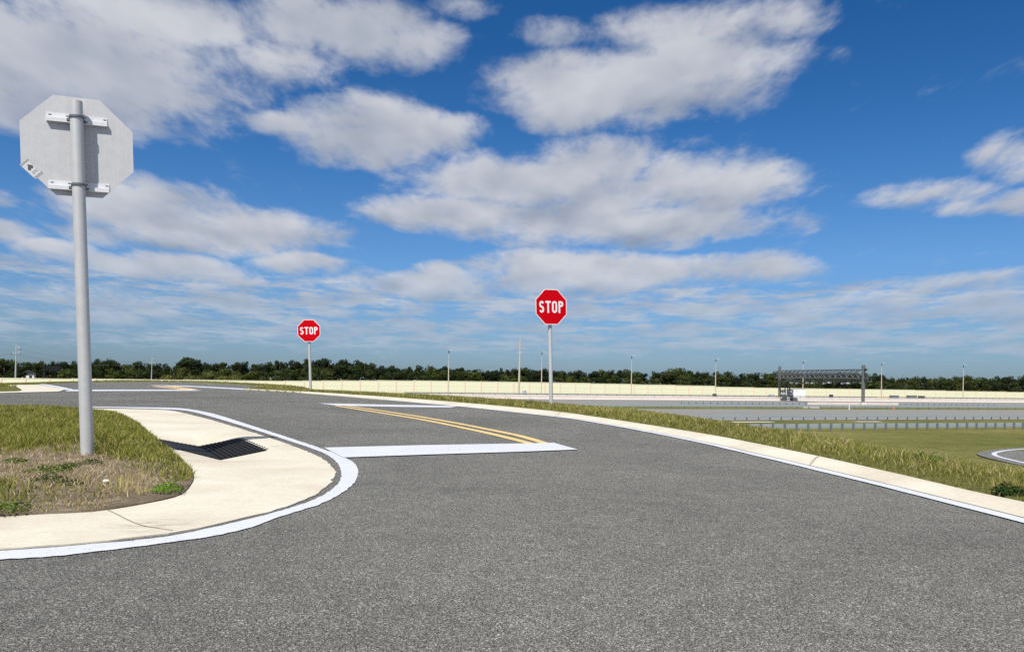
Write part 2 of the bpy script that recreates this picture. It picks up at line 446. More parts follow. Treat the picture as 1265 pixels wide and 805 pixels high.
def dist_line(P, x, y, closed=False):
    x = np.asarray(x, float); y = np.asarray(y, float); d = np.full(x.shape, 1e9); n = len(P)
    for i in range(n if closed else n-1):
        ax, ay = P[i][0], P[i][1]; bx, by = P[(i+1) % n][0], P[(i+1) % n][1]
        vx, vy = bx-ax, by-ay; L = vx*vx+vy*vy+1e-12
        t = np.clip(((x-ax)*vx+(y-ay)*vy)/L, 0, 1); d = np.minimum(d, np.hypot(x-ax-vx*t, y-ay-vy*t))
    return d
def sheet(name, outline, zf, m, holes=(), inner=None, skirt=0.0):
    """flat-ish surface filling an outline (with holes), triangulated; zf gives its height"""
    vs, es = [], []
    for loop in (outline, *holes):
        k = len(vs); n = len(loop); vs += [Vector((p[0], p[1])) for p in loop]; es += [(k+i, k+(i+1) % n) for i in range(n)]
    if inner is not None: vs += [Vector(p) for p in inner]
    v, e, f, *_ = delaunay_2d_cdt(vs, es, [], 0, 1e-6)
    cx = np.array([sum(v[i].x for i in t)/len(t) for t in f]); cy = np.array([sum(v[i].y for i in t)/len(t) for t in f])
    ok = inpoly(outline, cx, cy)
    for h in holes: ok &= ~inpoly(h, cx, cy)
    b = MB(); b.v = [(p.x, p.y, zf(p.x, p.y)) for p in v]; b.f = [tuple(t) for t, k in zip(f, ok) if k]
    if skirt:
        for loop in (outline, *holes):
            n = len(loop)
            for i in range(n):
                p, q = loop[i], loop[(i+1) % n]; zp, zq = zf(p[0], p[1]), zf(q[0], q[1])
                b.add([(p[0],p[1],zp),(q[0],q[1],zq),(q[0],q[1],zq-skirt),(p[0],p[1],zp-skirt)], [(0,1,2,3)])
    o = b.build(name, m)
    return o
def strip(name, left, right, h, m):                 # ribbon between two equally long lines on the road
    b = MB(); n = len(left)
    jr = random.Random(len(left)); jj = lambda: jr.gauss(0, .0035)
    for p, q in zip(left, right): b.v += [(p.x+jj(), p.y+jj(), pz(p.x, p.y)+h), (q.x+jj(), q.y+jj(), pz(q.x, q.y)+h)]
    b.f = [(2*i, 2*i+1, 2*i+3, 2*i+2) for i in range(n-1)]
    return structure(b.build(name, m))
def same_n(pts, n):
    L = [0.0]
    for a, b in zip(pts, pts[1:]): L.append(L[-1]+(b-a).length)
    xs = np.linspace(0, L[-1], n); px = np.interp(xs, L, [p.x for p in pts]); py = np.interp(xs, L, [p.y for p in pts])
    return [Vector((a, b)) for a, b in zip(px, py)]
def pix(line, h=0.0, per=8): return catmull([road_pt(u, v, h) for u, v in line], per)

# ------------------------------------------------------------------ lines of the pavement
right_in = [(1265,647),(1200,630),(1100,604.3),(1000,579.3),(900,555.5),(860,546.2),(800,534),(740,523),(700,516.6),(650,511),(600,505.5),(560,501.5),(500,496.2),(440,491),(400,487.6),(350,483.8),(320,481.8),(300,480.4)]
right_line = [(1265,642.4),(1200,625.8),(1100,600.4),(1000,575.7),(900,552.3),(860,543.2),(800,531.5),(740,521),(700,515.2),(650,510.2),(600,504.9),(560,501),(500,495.8),(440,490.7)]
right_out = [(1265,619),(1200,605.5),(1100,582.3),(1000,560.3),(900,540.4),(860,533.5),(800,524),(740,515),(700,509.3),(650,504),(600,499.3),(560,496),(500,491.3),(440,487.3),(400,484.8),(350,482),(320,480.6),(300,479.6)]
RI = pix(right_in); RL = pix(right_line); RO = pix(right_out, .05)
back = [Vector((3.45,1.0)), Vector((3.55,-8)), Vector((3.6,-30))]
def extend(L, off): return [Vector((p.x+off, p.y)) for p in reversed(back)]+L
RI = extend(RI, -.35); RO = extend(RO, .45); RL = extend(RL, -.28)
far_edge = [road_pt(u, v) for u, v in [(335,478),(300,475.3),(260,473.2),(230,472),(200,471.5),(150,471.7),(112,472),(60,474),(28,475.2),(0,475.6)]]
PAVED = RO[:-1]+catmull(far_edge, 4)+[Vector((-32,36)), Vector((-70,34)), Vector((-70,-30))]

def paved_z(x, y): return pz(x, y)
# terrain -----------------------------------------------------------
def verge_w(x, y):
    return np.interp(y, [0, 5, 10, 16, 22, 30, 40], [.75, .75, 1.0, 1.7, 2.1, 1.5, .7])
def terrain_z(x, y):
    x = np.asarray(x, float); y = np.asarray(y, float)
    inside = inpoly(PAVED, x, y); d = dist_line(PAVED, x, y, True)
    base = GR*np.clip(y, -30, 55)
    t = np.maximum(d-verge_w(x, y), 0.0); Rr = 2.2
    drop = np.where(t < Rr/3, t*t/(2*Rr), Rr/18+(t-Rr/3)/3)
    zo = base+.055-.012*np.minimum(d, 3)-drop
    und = 0.05*np.sin(x*.13+1)*np.cos(y*.11)+.03*np.sin(x*.31+y*.23)
    zo = np.where(zo < HZ+.15, HZ+np.maximum(zo-HZ, -.0)*0, zo)
    zo = np.maximum(zo, HZ)
    far_u = np.clip((60-(-PY*x+PX*y))/10, 0, 1)      # gentle swells only on the near field
    zo = zo+np.where(zo <= HZ+1e-6, und*far_u, 0)
    zi = base-np.where(d < .4, .10, .45)
    return np.where(inside, zi, zo)
ths = np.linspace(R(-62), R(62), 900); rs = [1.0]
while rs[-1] < 4000: rs.append(rs[-1]*1.016+.02)
rs = np.array(rs); TH, RR = np.meshgrid(ths, rs)
gx = (RR*np.sin(TH)).ravel(); gy = (RR*np.cos(TH)).ravel(); gz = terrain_z(gx, gy)
def grid_mesh(name, co, nr, nc, m):
    me = bpy.data.meshes.new(name); nv = nr*nc
    idx = np.arange(nv).reshape(nr, nc)
    q = np.stack([idx[:-1,:-1], idx[:-1,1:], idx[1:,1:], idx[1:,:-1]], -1).reshape(-1, 4)
    me.vertices.add(nv); me.vertices.foreach_set('co', co.astype(np.float32).ravel())
    me.loops.add(q.size); me.loops.foreach_set('vertex_index', q.astype(np.int32).ravel())
    me.polygons.add(len(q)); me.polygons.foreach_set('loop_start', np.arange(0, q.size, 4, dtype=np.int32))
    me.polygons.foreach_set('use_smooth', np.ones(len(q), bool))
    me.update(calc_edges=True); me.validate()
    me.materials.append(M[m]); o = bpy.data.objects.new(name, me); COL.objects.link(o); return o
ground = structure(grid_mesh('ground', np.stack([gx, gy, gz], -1), len(rs), len(ths), 'ground'))

# road --------------------------------------------------------------
def offset_line(L, off):
    out = []
    for i, p in enumerate(L):
        t = (L[min(i+1, len(L)-1)]-L[max(i-1, 0)]).normalized(); out.append(p+Vector((-t.y, t.x))*off)
    return out
# kerb on the right: concrete band rising towards the grass
n = 320
a_, b_ = same_n(offset_line(resample(RI, .2), -.15), n), same_n(RO, n)
b = MB()
prof = [(0, -.06), (0, .006), (.30, .016), (.62, .045), (.96, .05), (1.0, .045), (1.0, -.10)]
for p, q in zip(a_, b_):
    for k, hh in prof:
        w = p.lerp(q, k); b.v.append((w.x, w.y, pz(w.x, w.y)+hh))
kN = len(prof)
b.f = [(i*kN+j, i*kN+j+1, (i+1)*kN+j+1, (i+1)*kN+j) for i in range(n-1) for j in range(kN-1)]
structure(b.build('kerb', 'concrete'))
# white edge line beside the kerb
core = resample(RI, .25)
core = [p for p in core if p.y < 22.5]
strip('edge_line', offset_line(core, 0.0), offset_line(core, -.115), .008, 'white_paint')
strip('kerb_gap', offset_line(core, -.114), offset_line(core, -.151), .0045, 'asphalt')

# the island: concrete apron, grass patch, white line round it --------
c_out = [(-300,692),(-150,686.3),(0,676.8),(100,669.6),(216,656.6),(316,635.4),(377.6,615.6),(406,598),(413.7,586.5),(412,577.7),(401,568),(383.6,558.8),(339.7,542.6),(292,527.5),(250,515.5),(211.7,507),(180,505.3),(150,504.7),(60,502.5),(-80,498),(-300,489)]
l_in = [(-300,698),(-150,692),(0,681.5),(100,674),(223.5,660.5),(351.6,630),(399,612),(418,596.7),(421.5,585),(416.8,572.5),(406,563.5),(382.4,553.3),(316,531.5),(260,514.5),(231.8,507.6),(205,505.6),(150,504),(100,502.7)]
l_out = [(-300,709),(-150,702.5),(0,692),(100,684.5),(278,660),(351.6,637),(399,621.6),(430,604),(442.4,587),(438,573),(424,565),(396.6,554),(316,527.5),(265,511.5),(231.8,505.2),(205,503.6),(150,502.8),(100,501.9)]
g_edge = [(-300,640),(-150,636),(0,631),(60,628),(120,625),(185,615),(222,606),(236,593),(239,583),(232,571),(215,556),(195,541),(178,527),(160,515),(140,508.5),(100,505),(0,501.5),(-150,497),(-300,492)]
CH = .007
CO = resample(pix(c_out, CH), .09)
rr = random.Random(3)
CO = [p+Vector((rr.gauss(0, .006), rr.gauss(0, .006))) for p in CO]
CO_IN = offset_line(resample(pix(c_out, CH), .15), -.06)
if not inpoly([(p.x, p.y) for p in CO], np.array([CO_IN[20].x]), np.array([CO_IN[20].y]))[0]: CO_IN = offset_line(resample(pix(c_out, CH), .15), .06)
inner_pts = [(x, y) for x in np.arange(-60, 4, 4.0) for y in np.arange(-24, 48, 4.0)]
road_outline = RI[:-1]+catmull(far_edge, 4)+[Vector((-32,36)), Vector((-70,34)), Vector((-70,-30))]
structure(sheet('road', road_outline, pz, 'asphalt', holes=[CO_IN], inner=[p for p in inner_pts if inpoly(road_outline, p[0], p[1])]))

GE = resample(pix(g_edge, CH+.03), .12)
# storm drain in a shallow valley of the apron
GA = Vector((-4.27, 9.15)); GB = Vector((-3.37, 9.43)); ga = Vector((.50, -.866))*1.62; gb = GB-GA
det = ga.x*gb.y-ga.y*gb.x
def st(x, y):
    dx, dy = x-GA.x, y-GA.y
    return (dx*gb.y-dy*gb.x)/det, (ga.x*dy-ga.y*dx)/det
SAG = .105
def sag(x, y):
    s, t = st(x, y); v = max(0.0, 1-abs(t-.5)/.56)
    e = max(0.0, max(-s, s-1.0))*1.62
    return SAG*v*max(0.0, 1-e/(.55 if s < 0 else 1.15))
def apron_z(x, y): return pz(x, y)+CH-sag(x, y)
KT = .62                          # the left leaf of the grate is cut short on the grass side
def gk(t): return KT+(1-KT)*min(1.0, t/.5)
def gq(s, t): return GA+ga*(s*gk(t))+gb*t
hole = [gq(0, t) for t in (0,.25,.5,.75,1)]+[gq(s_, 1) for s_ in (.25,.5,.75)]+[gq(1, t) for t in (1,.75,.5,.25,0)]+[gq(s_, 0) for s_ in (.75,.5,.25)]
inn = []
for i in range(-14, 36):
    for j in range(-10, 22):
        q = GA+ga*(i/20)+gb*(j/10)
        if not (-.02 < i/20 < 1.02 and -.02 < j/10 < 1.02): inn.append((q.x, q.y))
inn += [(x, y) for x in np.arange(-14, 0, .5) for y in np.arange(3, 16, .5)]
inn = [p for p in inn if inpoly(CO, p[0], p[1])]
structure(sheet('pavement', CO, apron_z, 'concrete', holes=[hole], inner=inn, skirt=.05))
nW = 420
strip('edge_line', same_n(pix(l_in), nW), same_n(pix(l_out), nW), .006, 'white_paint')
# grate
gl = GA.lerp(GB, .5)+ga*.5
def gpt(s, t, dz=0.0):
    q = gq(s, t); return Vector((q.x-gl.x, q.y-gl.y, apron_z(q.x, q.y)-apron_z(gl.x, gl.y)+dz))
gz0 = apron_z(gl.x, gl.y)
gr = thing('drain_grate', 'black iron storm drain grate bent into a shallow valley in the pale concrete corner', 'drain grate', (gl.x, gl.y, gz0))
b = MB()
for s0, t0, s1, t1 in ((0,0,0,.5),(0,.5,0,1),(1,0,1,.5),(1,.5,1,1),(0,0,1,0),(0,1,1,1)):
    b.bar(gpt(s0,t0,-.03), gpt(s1,t1,-.03), .03, .05)
b.build('frame', 'iron', gr)
for i in range(1, 12):
    b = MB(); s = i/12
    for t0, t1 in ((.02,.5),(.5,1.035)): b.bar(gpt(s, t0, -.024), gpt(s, t1, -.024), .026, .06)
    b.build('bar', 'iron_bar', gr)
for j in range(1, 20):
    b = MB(); b.bar(gpt(.01, j/20, -.022), gpt(.99, j/20, -.022), .009, .055); b.build('cross_rod', 'iron', gr)
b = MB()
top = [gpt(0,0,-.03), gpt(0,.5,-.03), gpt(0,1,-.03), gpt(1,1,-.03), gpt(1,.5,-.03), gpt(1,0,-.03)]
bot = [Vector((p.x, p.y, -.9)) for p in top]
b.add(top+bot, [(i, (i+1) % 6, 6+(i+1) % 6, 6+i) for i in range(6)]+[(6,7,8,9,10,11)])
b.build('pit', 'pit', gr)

# stop lines and the double yellow line ---------------------------------
def poly_sheet(name, pts, h, m, dx=1.0):
    P = [road_pt(u, v) for u, v in pts]
    return structure(sheet(name, P, lambda x, y: pz(x, y)+h, m))
poly_sheet('stop_line', [(400,553.6),(520,550.6),(640,548.5),(684,547.6),(714,556),(640,558.8),(530,562.2),(424,566)], .011, 'white_paint')
poly_sheet('stop_line', [(393,498),(470,499.7),(540,501.0),(566,501.6),(556,503.3),(500,502.7),(417,501)], .006, 'white_paint')
poly_sheet('stop_line', [(88,481.3),(150,481.2),(235,481.3),(250,482.6),(150,482.9),(80,483.2)], .006, 'white_paint')
poly_sheet('stop_line', [(181,475.5),(230,476.3),(300,479.8),(330,482.0),(300,481.2),(240,477.9),(196,476.3)], .006, 'white_paint')
yu = [(428,501.2),(470,507.2),(520,515.0),(560,522),(597,529.2),(640,538),(672,547.2)]
yl = [(415,501.2),(460,508.3),(520,518.1),(560,526),(600,534.4),(630,541.5),(657,548.4)]
for L, w in ((yu, .062), (yl, .062)):
    c = resample(pix(L), .3)
    strip('yellow_line', offset_line(c, w), offset_line(c, -w), .0055, 'yellow_paint')
for L in ([(190,476.8),(212,479.2),(229,481.0)], [(207,476.6),(225,479),(241,481.4)]):
    c = resample(pix(L), .5); strip('yellow_line', offset_line(c, .15), offset_line(c, -.15), .0055, 'yellow_paint')
# far corner on the left: concrete and line
FI = [road_pt(u, v, .03) for u, v in [(-80,475.5),(10,475.2),(48,474.8),(62,477),(80,480.6),(74,483.2),(40,484.0),(0,485),(-80,486.5)]]
structure(sheet('pavement', resample(FI+[FI[0]], .8)[:-1], lambda x, y: pz(x, y)+.03, 'concrete', skirt=.06))
FL = pix([(46,473.9),(60,475.7),(75,478.6),(87,481.6)]); strip('edge_line', offset_line(FL, .13), offset_line(FL, -.13), .006, 'white_paint')

# joints and marks in the concrete
def jline(px, w=.006, h=CH):
    c = resample(pix(px, h, 4), .08); b = MB(); A, B = offset_line(c, w), offset_line(c, -w)
    for p, q in zip(A, B): b.v += [(p.x, p.y, apron_z(p.x, p.y)+.003), (q.x, q.y, apron_z(q.x, q.y)+.003)]
    b.f = [(2*i, 2*i+1, 2*i+3, 2*i+2) for i in range(len(A)-1)]; structure(b.build('pavement_joint', 'joint'))
jline([(124,626),(140,633),(160,643),(178,649.5),(214,655)], .0035)
jline([(335,552),(350,550),(362,551.5)], .003)
for (u0, v0), (u1, v1) in (((1000,573),(1012,563)),((803,531),(822,528)),((684,514),(694,508.6)),((574,501.8),(588,498.4))):
    b = MB(); p, q = road_pt(u0, v0, .02), road_pt(u1, v1, .05)
    for k in range(9):
        w = p.lerp(q, k/8); wd = (q-p).normalized(); e = Vector((-wd.y, wd.x))*.004
        hh = float(np.interp(k/8, [0,.35,1], [.023,.048,.055]))
        b.v += [(w.x+e.x, w.y+e.y, pz(w.x,w.y)+hh), (w.x-e.x, w.y-e.y, pz(w.x,w.y)+hh)]
    b.f = [(2*i, 2*i+1, 2*i+3, 2*i+2) for i in range(8)]
    structure(b.build('kerb_joint', 'joint'))

# island soil
edge_n = GE
def isl_z(x, y, d):
    return GR*y+CH+.010+.020*np.clip(d/.6, 0, 1)**.8
gxs = [(x, y) for x in np.arange(-14, -1, .22) for y in np.arange(3, 16, .22)]
P0 = np.array(gxs); inm = inpoly(GE, P0[:,0], P0[:,1]) & (dist_line(GE, P0[:,0], P0[:,1], True) > .08)
structure(sheet('island_soil', GE, lambda x, y: float(isl_z(x, y, dist_line(GE, np.array([x]), np.array([y]), True)[0])), 'soil', inner=[tuple(p) for p in P0[inm]], skirt=.05))

# ------------------------------------------------------------------ grass blades
def blades(name, base, hgt, wid, lean, col, curl=.5, seed=1):
    g = np.random.default_rng(seed); N = len(base)
    az = g.uniform(0, 2*np.pi, N); la = g.uniform(0, 2*np.pi, N)
    side = np.stack([np.cos(az), np.sin(az), np.zeros(N)], -1)*wid[:,None]*.5
    dirn = np.stack([np.cos(la), np.sin(la), np.zeros(N)], -1)
    up = np.array([0,0,1.0])
    mid = base+up*(hgt*.55)[:,None]+dirn*(lean*hgt*.30)[:,None]
    tip = base+up*(hgt*(1-.35*lean*curl))[:,None]+dirn*(lean*hgt*.95)[:,None]
    co = np.stack([base-side, base+side, mid-side*.8, mid+side*.8, tip], 1).reshape(-1, 3)
    k = np.arange(N)*5
    loops = np.stack([k, k+1, k+3, k+2, k+2, k+3, k+4], -1).ravel()
    start = np.stack([np.arange(N)*7, np.arange(N)*7+4], -1).ravel()
    me = bpy.data.meshes.new(name); me.vertices.add(N*5); me.vertices.foreach_set('co', co.astype(np.float32).ravel())
    me.loops.add(len(loops)); me.loops.foreach_set('vertex_index', loops.astype(np.int32))
    me.polygons.add(2*N); me.polygons.foreach_set('loop_start', start.astype(np.int32))
    me.update(calc_edges=True)
    at = me.color_attributes.new('tint', 'FLOAT_COLOR', 'POINT')
    c4 = np.ones((N, 5, 4), np.float32); c4[:,:,:3] = col[:,None,:]
    c4[:,4,:3] *= 1.12
    at.data.foreach_set('color', c4.ravel())
    me.materials.append(M['blade']); o = bpy.data.objects.new(name, me); COL.objects.link(o); return stuff(o)
def vnoise(x, y, f, seed):
    """cheap smooth value noise"""
    g = np.random.default_rng(seed); T = g.random((64, 64)); x = x*f; y = y*f
    xi = np.floor(x).astype(int); yi = np.floor(y).astype(int); fx = x-xi; fy = y-yi
    fx = fx*fx*(3-2*fx); fy = fy*fy*(3-2*fy); t = lambda i, j: T[i % 64, j % 64]
    return (t(xi,yi)*(1-fx)+t(xi+1,yi)*fx)*(1-fy)+(t(xi,yi+1)*(1-fx)+t(xi+1,yi+1)*fx)*fy
def palette(N, cols, seed):
    g = np.random.default_rng(seed); c = np.array([x[:3] for x in cols]); w = np.array([x[3] for x in cols]); w = w/w.sum()
    k = g.choice(len(cols), N, p=w); return c[k]*g.uniform(.72, 1.28, (N, 1))*g.uniform(.94, 1.06, (N, 3))
# island
N = 300000
x = rng.uniform(-13.5, -2.4, N); y = rng.uniform(3.5, 16.5, N)
d = dist_line(GE, x, y, True); ok = inpoly(GE, x, y) & (d > .0) & (np.abs(x/y+.02) < .74)
keep = rng.random(N) < np.clip(1.35-(y-5)/14, .35, 1)
x, y, d = x[ok&keep], y[ok&keep], d[ok&keep]
wx, wy = road_pt(40, 585).x, road_pt(40, 585).y
nz = vnoise(x, y, 1.4, 3)*.6+vnoise(x, y, 4.0, 4)*.4
# bare strip in front of the post: between the green at the back and the front edge
col_ = CX+F*x/y
back_line = np.interp(col_, [-100,0,40,100,120,160,200,240], [7.3,7.35,7.75,7.75,7.0,6.4,5.9,5.6])
green = np.clip((y-back_line)/.75+.45+(nz-.5)*2.8, 0, 1)*np.clip(.72+.7*nz, 0, 1)
frontg = np.clip((5.3-y)/.3+(nz-.5)*3.0, 0, 1)*np.interp(col_, [40,90,240], [.9,.45,.5])
green = np.maximum(green, frontg*.8)
green = np.maximum(green, np.clip((nz-.62)*5, 0, 1)*.5)
u = rng.random(len(x)); sel = u < (.72+.28*green)
x, y, d, green, nz, col_ = (a[sel] for a in (x, y, d, green, nz, col_)); Nn = len(x)
isg = rng.random(Nn) < green
cg = palette(Nn, [(.185,.20,.042,5),(.135,.165,.034,4.4),(.25,.24,.07,3),(.40,.35,.17,1.8)], 5)
cb = palette(Nn, [(.44,.365,.25,4),(.33,.26,.17,4),(.56,.48,.34,2.2),(.24,.225,.075,3.0)], 6)
col = np.where(isg[:,None], cg, cb)
hg = np.where(isg, rng.uniform(.05, .135, Nn), rng.uniform(.012, .055, Nn))*(.75+.5*nz)
hg = np.where(isg, hg*np.interp(d, [0,.15,.6], [.5,.6,1]), hg)*(.7+.6*vnoise(x, y, 2.3, 17))*np.where(isg&(y < 5.8), .6, 1)*np.where(isg&(green < .7), .7, 1)
ln = np.where(isg, rng.uniform(.2, 1.0, Nn), rng.uniform(.6, 2.0, Nn))
base = np.stack([x, y, isl_z(x, y, d)-.004], -1)
blades('lawn_grass', base, hg, np.where(isg, rng.uniform(.004,.0075,Nn)*(.8+y/14), rng.uniform(.003,.006,Nn)), ln, col, seed=11)
# right verge: from the kerb out over the crest
def along_verge(N, dmax, s_lo, s_hi, seed):
    g = np.random.default_rng(seed)
    line = resample(RO+[p for p in catmull(far_edge, 4)], .25)
    L = np.array([(p.x, p.y) for p in line]); L = L[(L[:,1] > 2.5)]
    T = np.gradient(L, axis=0); T /= np.linalg.norm(T, axis=1)[:,None]+1e-9
    w = 1/np.maximum(np.hypot(L[:,0], L[:,1]), 4)**1.15; w /= w.sum()
    k = g.choice(len(L), N, p=w); s = g.uniform(0, 1, N)**.8*(s_hi-s_lo)+s_lo
    P = L[k]+T[k]*g.uniform(-.13, .13, (N, 1)); nrm = np.stack([T[k][:,1], -T[k][:,0]], -1)
    P = P+nrm*s[:,None]
    return P[:,0], P[:,1], s
N = 300000
x, y, s = along_verge(N, 0, .0, 5.0, 21)
zz = terrain_z(x, y); ok = ~inpoly(PAVED, x, y); x, y, s, zz = x[ok], y[ok], s[ok], zz[ok]; Nn = len(x)
nz = vnoise(x, y, .9, 8)*.6+vnoise(x, y, 3.1, 9)*.4; r_ = np.hypot(x, y)
pn = vnoise(x, y, .35, 15)
col = palette(Nn, [(.235,.235,.070,5),(.18,.20,.048,5.5),(.32,.30,.13,3.0),(.44,.39,.22,1.3),(.12,.145,.036,2.4)], 22)*(.77+.27*pn)[:,None]
hg = rng.uniform(.04, .10, Nn)*(.7+.6*nz)*np.clip(.4+s*1.6, .4, 1)*np.interp(r_, [0,22,32], [1,1,.75])*np.where(CX+F*x/np.maximum(y,.1) < 118, .35, 1)
seedh = (rng.random(Nn) < .035)&(s > .15); hg = np.where(seedh, hg*1.45, hg); col = np.where(seedh[:,None], np.array([.42,.36,.21])*rng.uniform(.8,1.15,(Nn,1)), col)
sel = nz+rng.uniform(-.3,.3,Nn) > .16
blades('verge_grass', np.stack([x,y,zz-.005], -1)[sel], hg[sel], (np.clip(r_/8, .8, 6)*rng.uniform(.004,.007,Nn))[sel], rng.uniform(.2,1.1,Nn)[sel], col[sel], seed=23)
# grass on the far left corner
N = 9000
x = rng.uniform(-32, -18, N); y = rng.uniform(24, 36, N)
FG = [road_pt(u, v, .05) for u, v in [(-80,475.8),(8,475.6),(20,477),(27,480.6),(24,482),(0,482.6),(-80,484)]]
ok = inpoly(FG, x, y); x, y = x[ok], y[ok]; Nn = len(x)
structure(sheet('island_soil', FG, lambda a, c: pz(a, c)+.04, 'ground'))
blades('lawn_grass', np.stack([x,y,GR*y+.04], -1), rng.uniform(.06,.16,Nn), rng.uniform(.02,.04,Nn), rng.uniform(.1,.8,Nn), palette(Nn, [(.155,.175,.03,5),(.11,.14,.022,4),(.21,.21,.05,3)], 31), seed=32)

# ------------------------------------------------------------------ leafy plants
def leaf_mesh(name, pts, nrm, size, col, m='foliage', parent=None, loc=(0,0,0), aspect=1.0, seed=1):
    g = np.random.default_rng(seed); N = len(pts)
    nrm = nrm/np.linalg.norm(nrm, axis=1)[:,None]
    a = g.normal(size=(N,3)); a -= nrm*(a*nrm).sum(1)[:,None]; a /= np.linalg.norm(a, axis=1)[:,None]; bvec = np.cross(nrm, a)
    a = a*size[:,None]; bvec = bvec*(size*aspect)[:,None]
    co = np.stack([pts-a, pts-bvec*.8, pts+a*1.0, pts+bvec*.8], 1).reshape(-1,3)
    me = bpy.data.meshes.new(name); me.vertices.add(4*N); me.vertices.foreach_set('co', co.astype(np.float32).ravel())
    me.loops.add(4*N); me.loops.foreach_set('vertex_index', np.arange(4*N, dtype=np.int32))
    me.polygons.add(N); me.polygons.foreach_set('loop_start', np.arange(0, 4*N, 4, dtype=np.int32)); me.update(calc_edges=True)
    at = me.color_attributes.new('tint', 'FLOAT_COLOR', 'POINT'); c4 = np.ones((N,4,4), np.float32); c4[:,:,:3] = col[:,None,:]
    at.data.foreach_set('color', c4.ravel()); me.materials.append(M[m])
    o = bpy.data.objects.new(name, me); COL.objects.link(o); o.location = loc
    if parent: o.parent = parent
    return o
def weed(u, v, w, h, label, hh=.04, n=260, cols=None, seed=1, ground=None, size=.012, group=None, name='weed'):
    p = road_pt(u, v, hh) if ground is None else ground
    g = np.random.default_rng(seed)
    r = np.sqrt(g.random(n)); th = g.uniform(0, 2*np.pi, n)
    zc = g.random(n)*h*(1-.75*r*r)
    pts = np.stack([r*np.cos(th)*w, r*np.sin(th)*w, zc], -1)
    nr = np.stack([np.cos(th)*r, np.sin(th)*r, np.full(n, .8)], -1)+g.normal(size=(n,3))*.4
    col = palette(n, cols or [(.055,.105,.018,5),(.08,.135,.025,3),(.04,.075,.015,3)], seed+5)
    z0 = GR*p.y+CH+.025 if ground is None else float(terrain_z([p.x],[p.y])[0])
    o = leaf_mesh(name, pts, nr, g.uniform(.6,1.3,n)*size, col, 'blade', None, (p.x, p.y, z0), .55, seed)
    return tag(o, label, 'weed', group)
WG = 'low weeds on the bare patch of the grass island'
weed(18,570,.10,.05,'small round dark green weed at the left edge of the bare soil patch',seed=41,group=WG)
weed(62,581,.17,.06,'largest dark green weed in the middle of the bare soil patch',n=420,seed=42,group=WG)
weed(88,576,.08,.05,'small green weed right of the largest weed, in front of the sign post',seed=43,group=WG,n=160)
weed(60,592,.13,.05,'wide dark green weed just in front of the largest weed',seed=44,group=WG)
weed(85,597,.11,.04,'flat green weed in front of the sign post, nearest the pavement',seed=45,group=WG,n=200)
weed(113,572,.10,.05,'thin green weed at the foot of the near sign post, right side',seed=46,group=WG,n=150)
weed(207,604,.11,.06,'bright green clover clump at the rounded corner of the island edge',seed=47,group=WG,n=330,cols=[(.075,.16,.015,5),(.11,.19,.03,3)])
weed(122,554,.12,.15,'dark green tuft growing against the right side of the near sign post',seed=48,n=300)  # leafy tuft put in for the dark of the post shadow
weed(12,628,.12,.07,'green tuft at the left front edge of the grass island',seed=49,n=200,group=WG)
# weeds of the verge on the right
def verge_pt(u, v, s=0.0):
    p = road_pt(u, v, .05); return p
for (u, v, w, h, n_, lab, cols, sd_) in (
  (1246,611,.11,.09,420,'dark green bushy weed at the kerb edge near the right side of the view',[(.035,.065,.018,4),(.055,.09,.03,3)],51),
  (1137,566,.06,.13,90,'thin green weed on the crest, left of the bright sapling',[(.08,.14,.02,4),(.11,.17,.03,2)],52),
  (1156,571,.07,.12,150,'bright green sapling on the crest of the right grass verge',[(.085,.165,.02,4),(.12,.20,.03,2)],53),
  (1203,564,.06,.09,90,'small dark weed on the crest in front of the lower ramp',[(.05,.09,.02,4)],54),
  (655,500.5,.16,.24,110,'spindly weed left of the larger stop sign post',[(.10,.12,.04,4),(.15,.15,.06,2)],55),
  (957,540,.08,.10,80,'green tuft in the verge grass left of the guardrail end',[(.075,.13,.02,4)],56)):
    weed(u, v, w, h, lab, n=n_, cols=cols, seed=sd_, ground=verge_pt(u, v), size=.014 if u > 700 else .022)
# seed stalks
b = MB(); rr = random.Random(9)
sx0 = []
for i in range(26):
    p = road_pt(rr.gauss(156, 14), rr.uniform(590, 609), .04)
    h = rr.uniform(.07, .2); a = Vector((p.x, p.y, GR*p.y+CH+.02)); t = a+Vector((rr.gauss(0,.02), rr.gauss(0,.02), h))
    sx0.append((a, t))
N = len(sx0)*5
bs = np.repeat(np.array([tuple(a) for a, t in sx0]), 5, 0)+rng.normal(0, .006, (N,3))*[1,1,0]
blades('seed_stalks', bs, rng.uniform(.04,.115,N), np.full(N,.005), rng.uniform(.05,.3,N), palette(N, [(.40,.37,.19,3),(.46,.42,.25,2)], 61), seed=62)
p = road_pt(131, 589, .08)
b = MB(); bm = bmesh.new(); bmesh.ops.create_icosphere(bm, subdivisions=2, radius=.022)
for v in bm.verts: v.co *= 1+rr.uniform(-.15,.15); v.co.z *= .6
me = bpy.data.meshes.new('stone'); bm.to_mesh(me); bm.free(); me.materials.append(M['stone'])
o = bpy.data.objects.new('stone', me); COL.objects.link(o); o.location = (p.x, p.y, GR*p.y+CH+.045)
tag(o, 'small white stone on the dry grass right of the near sign post', 'stone')

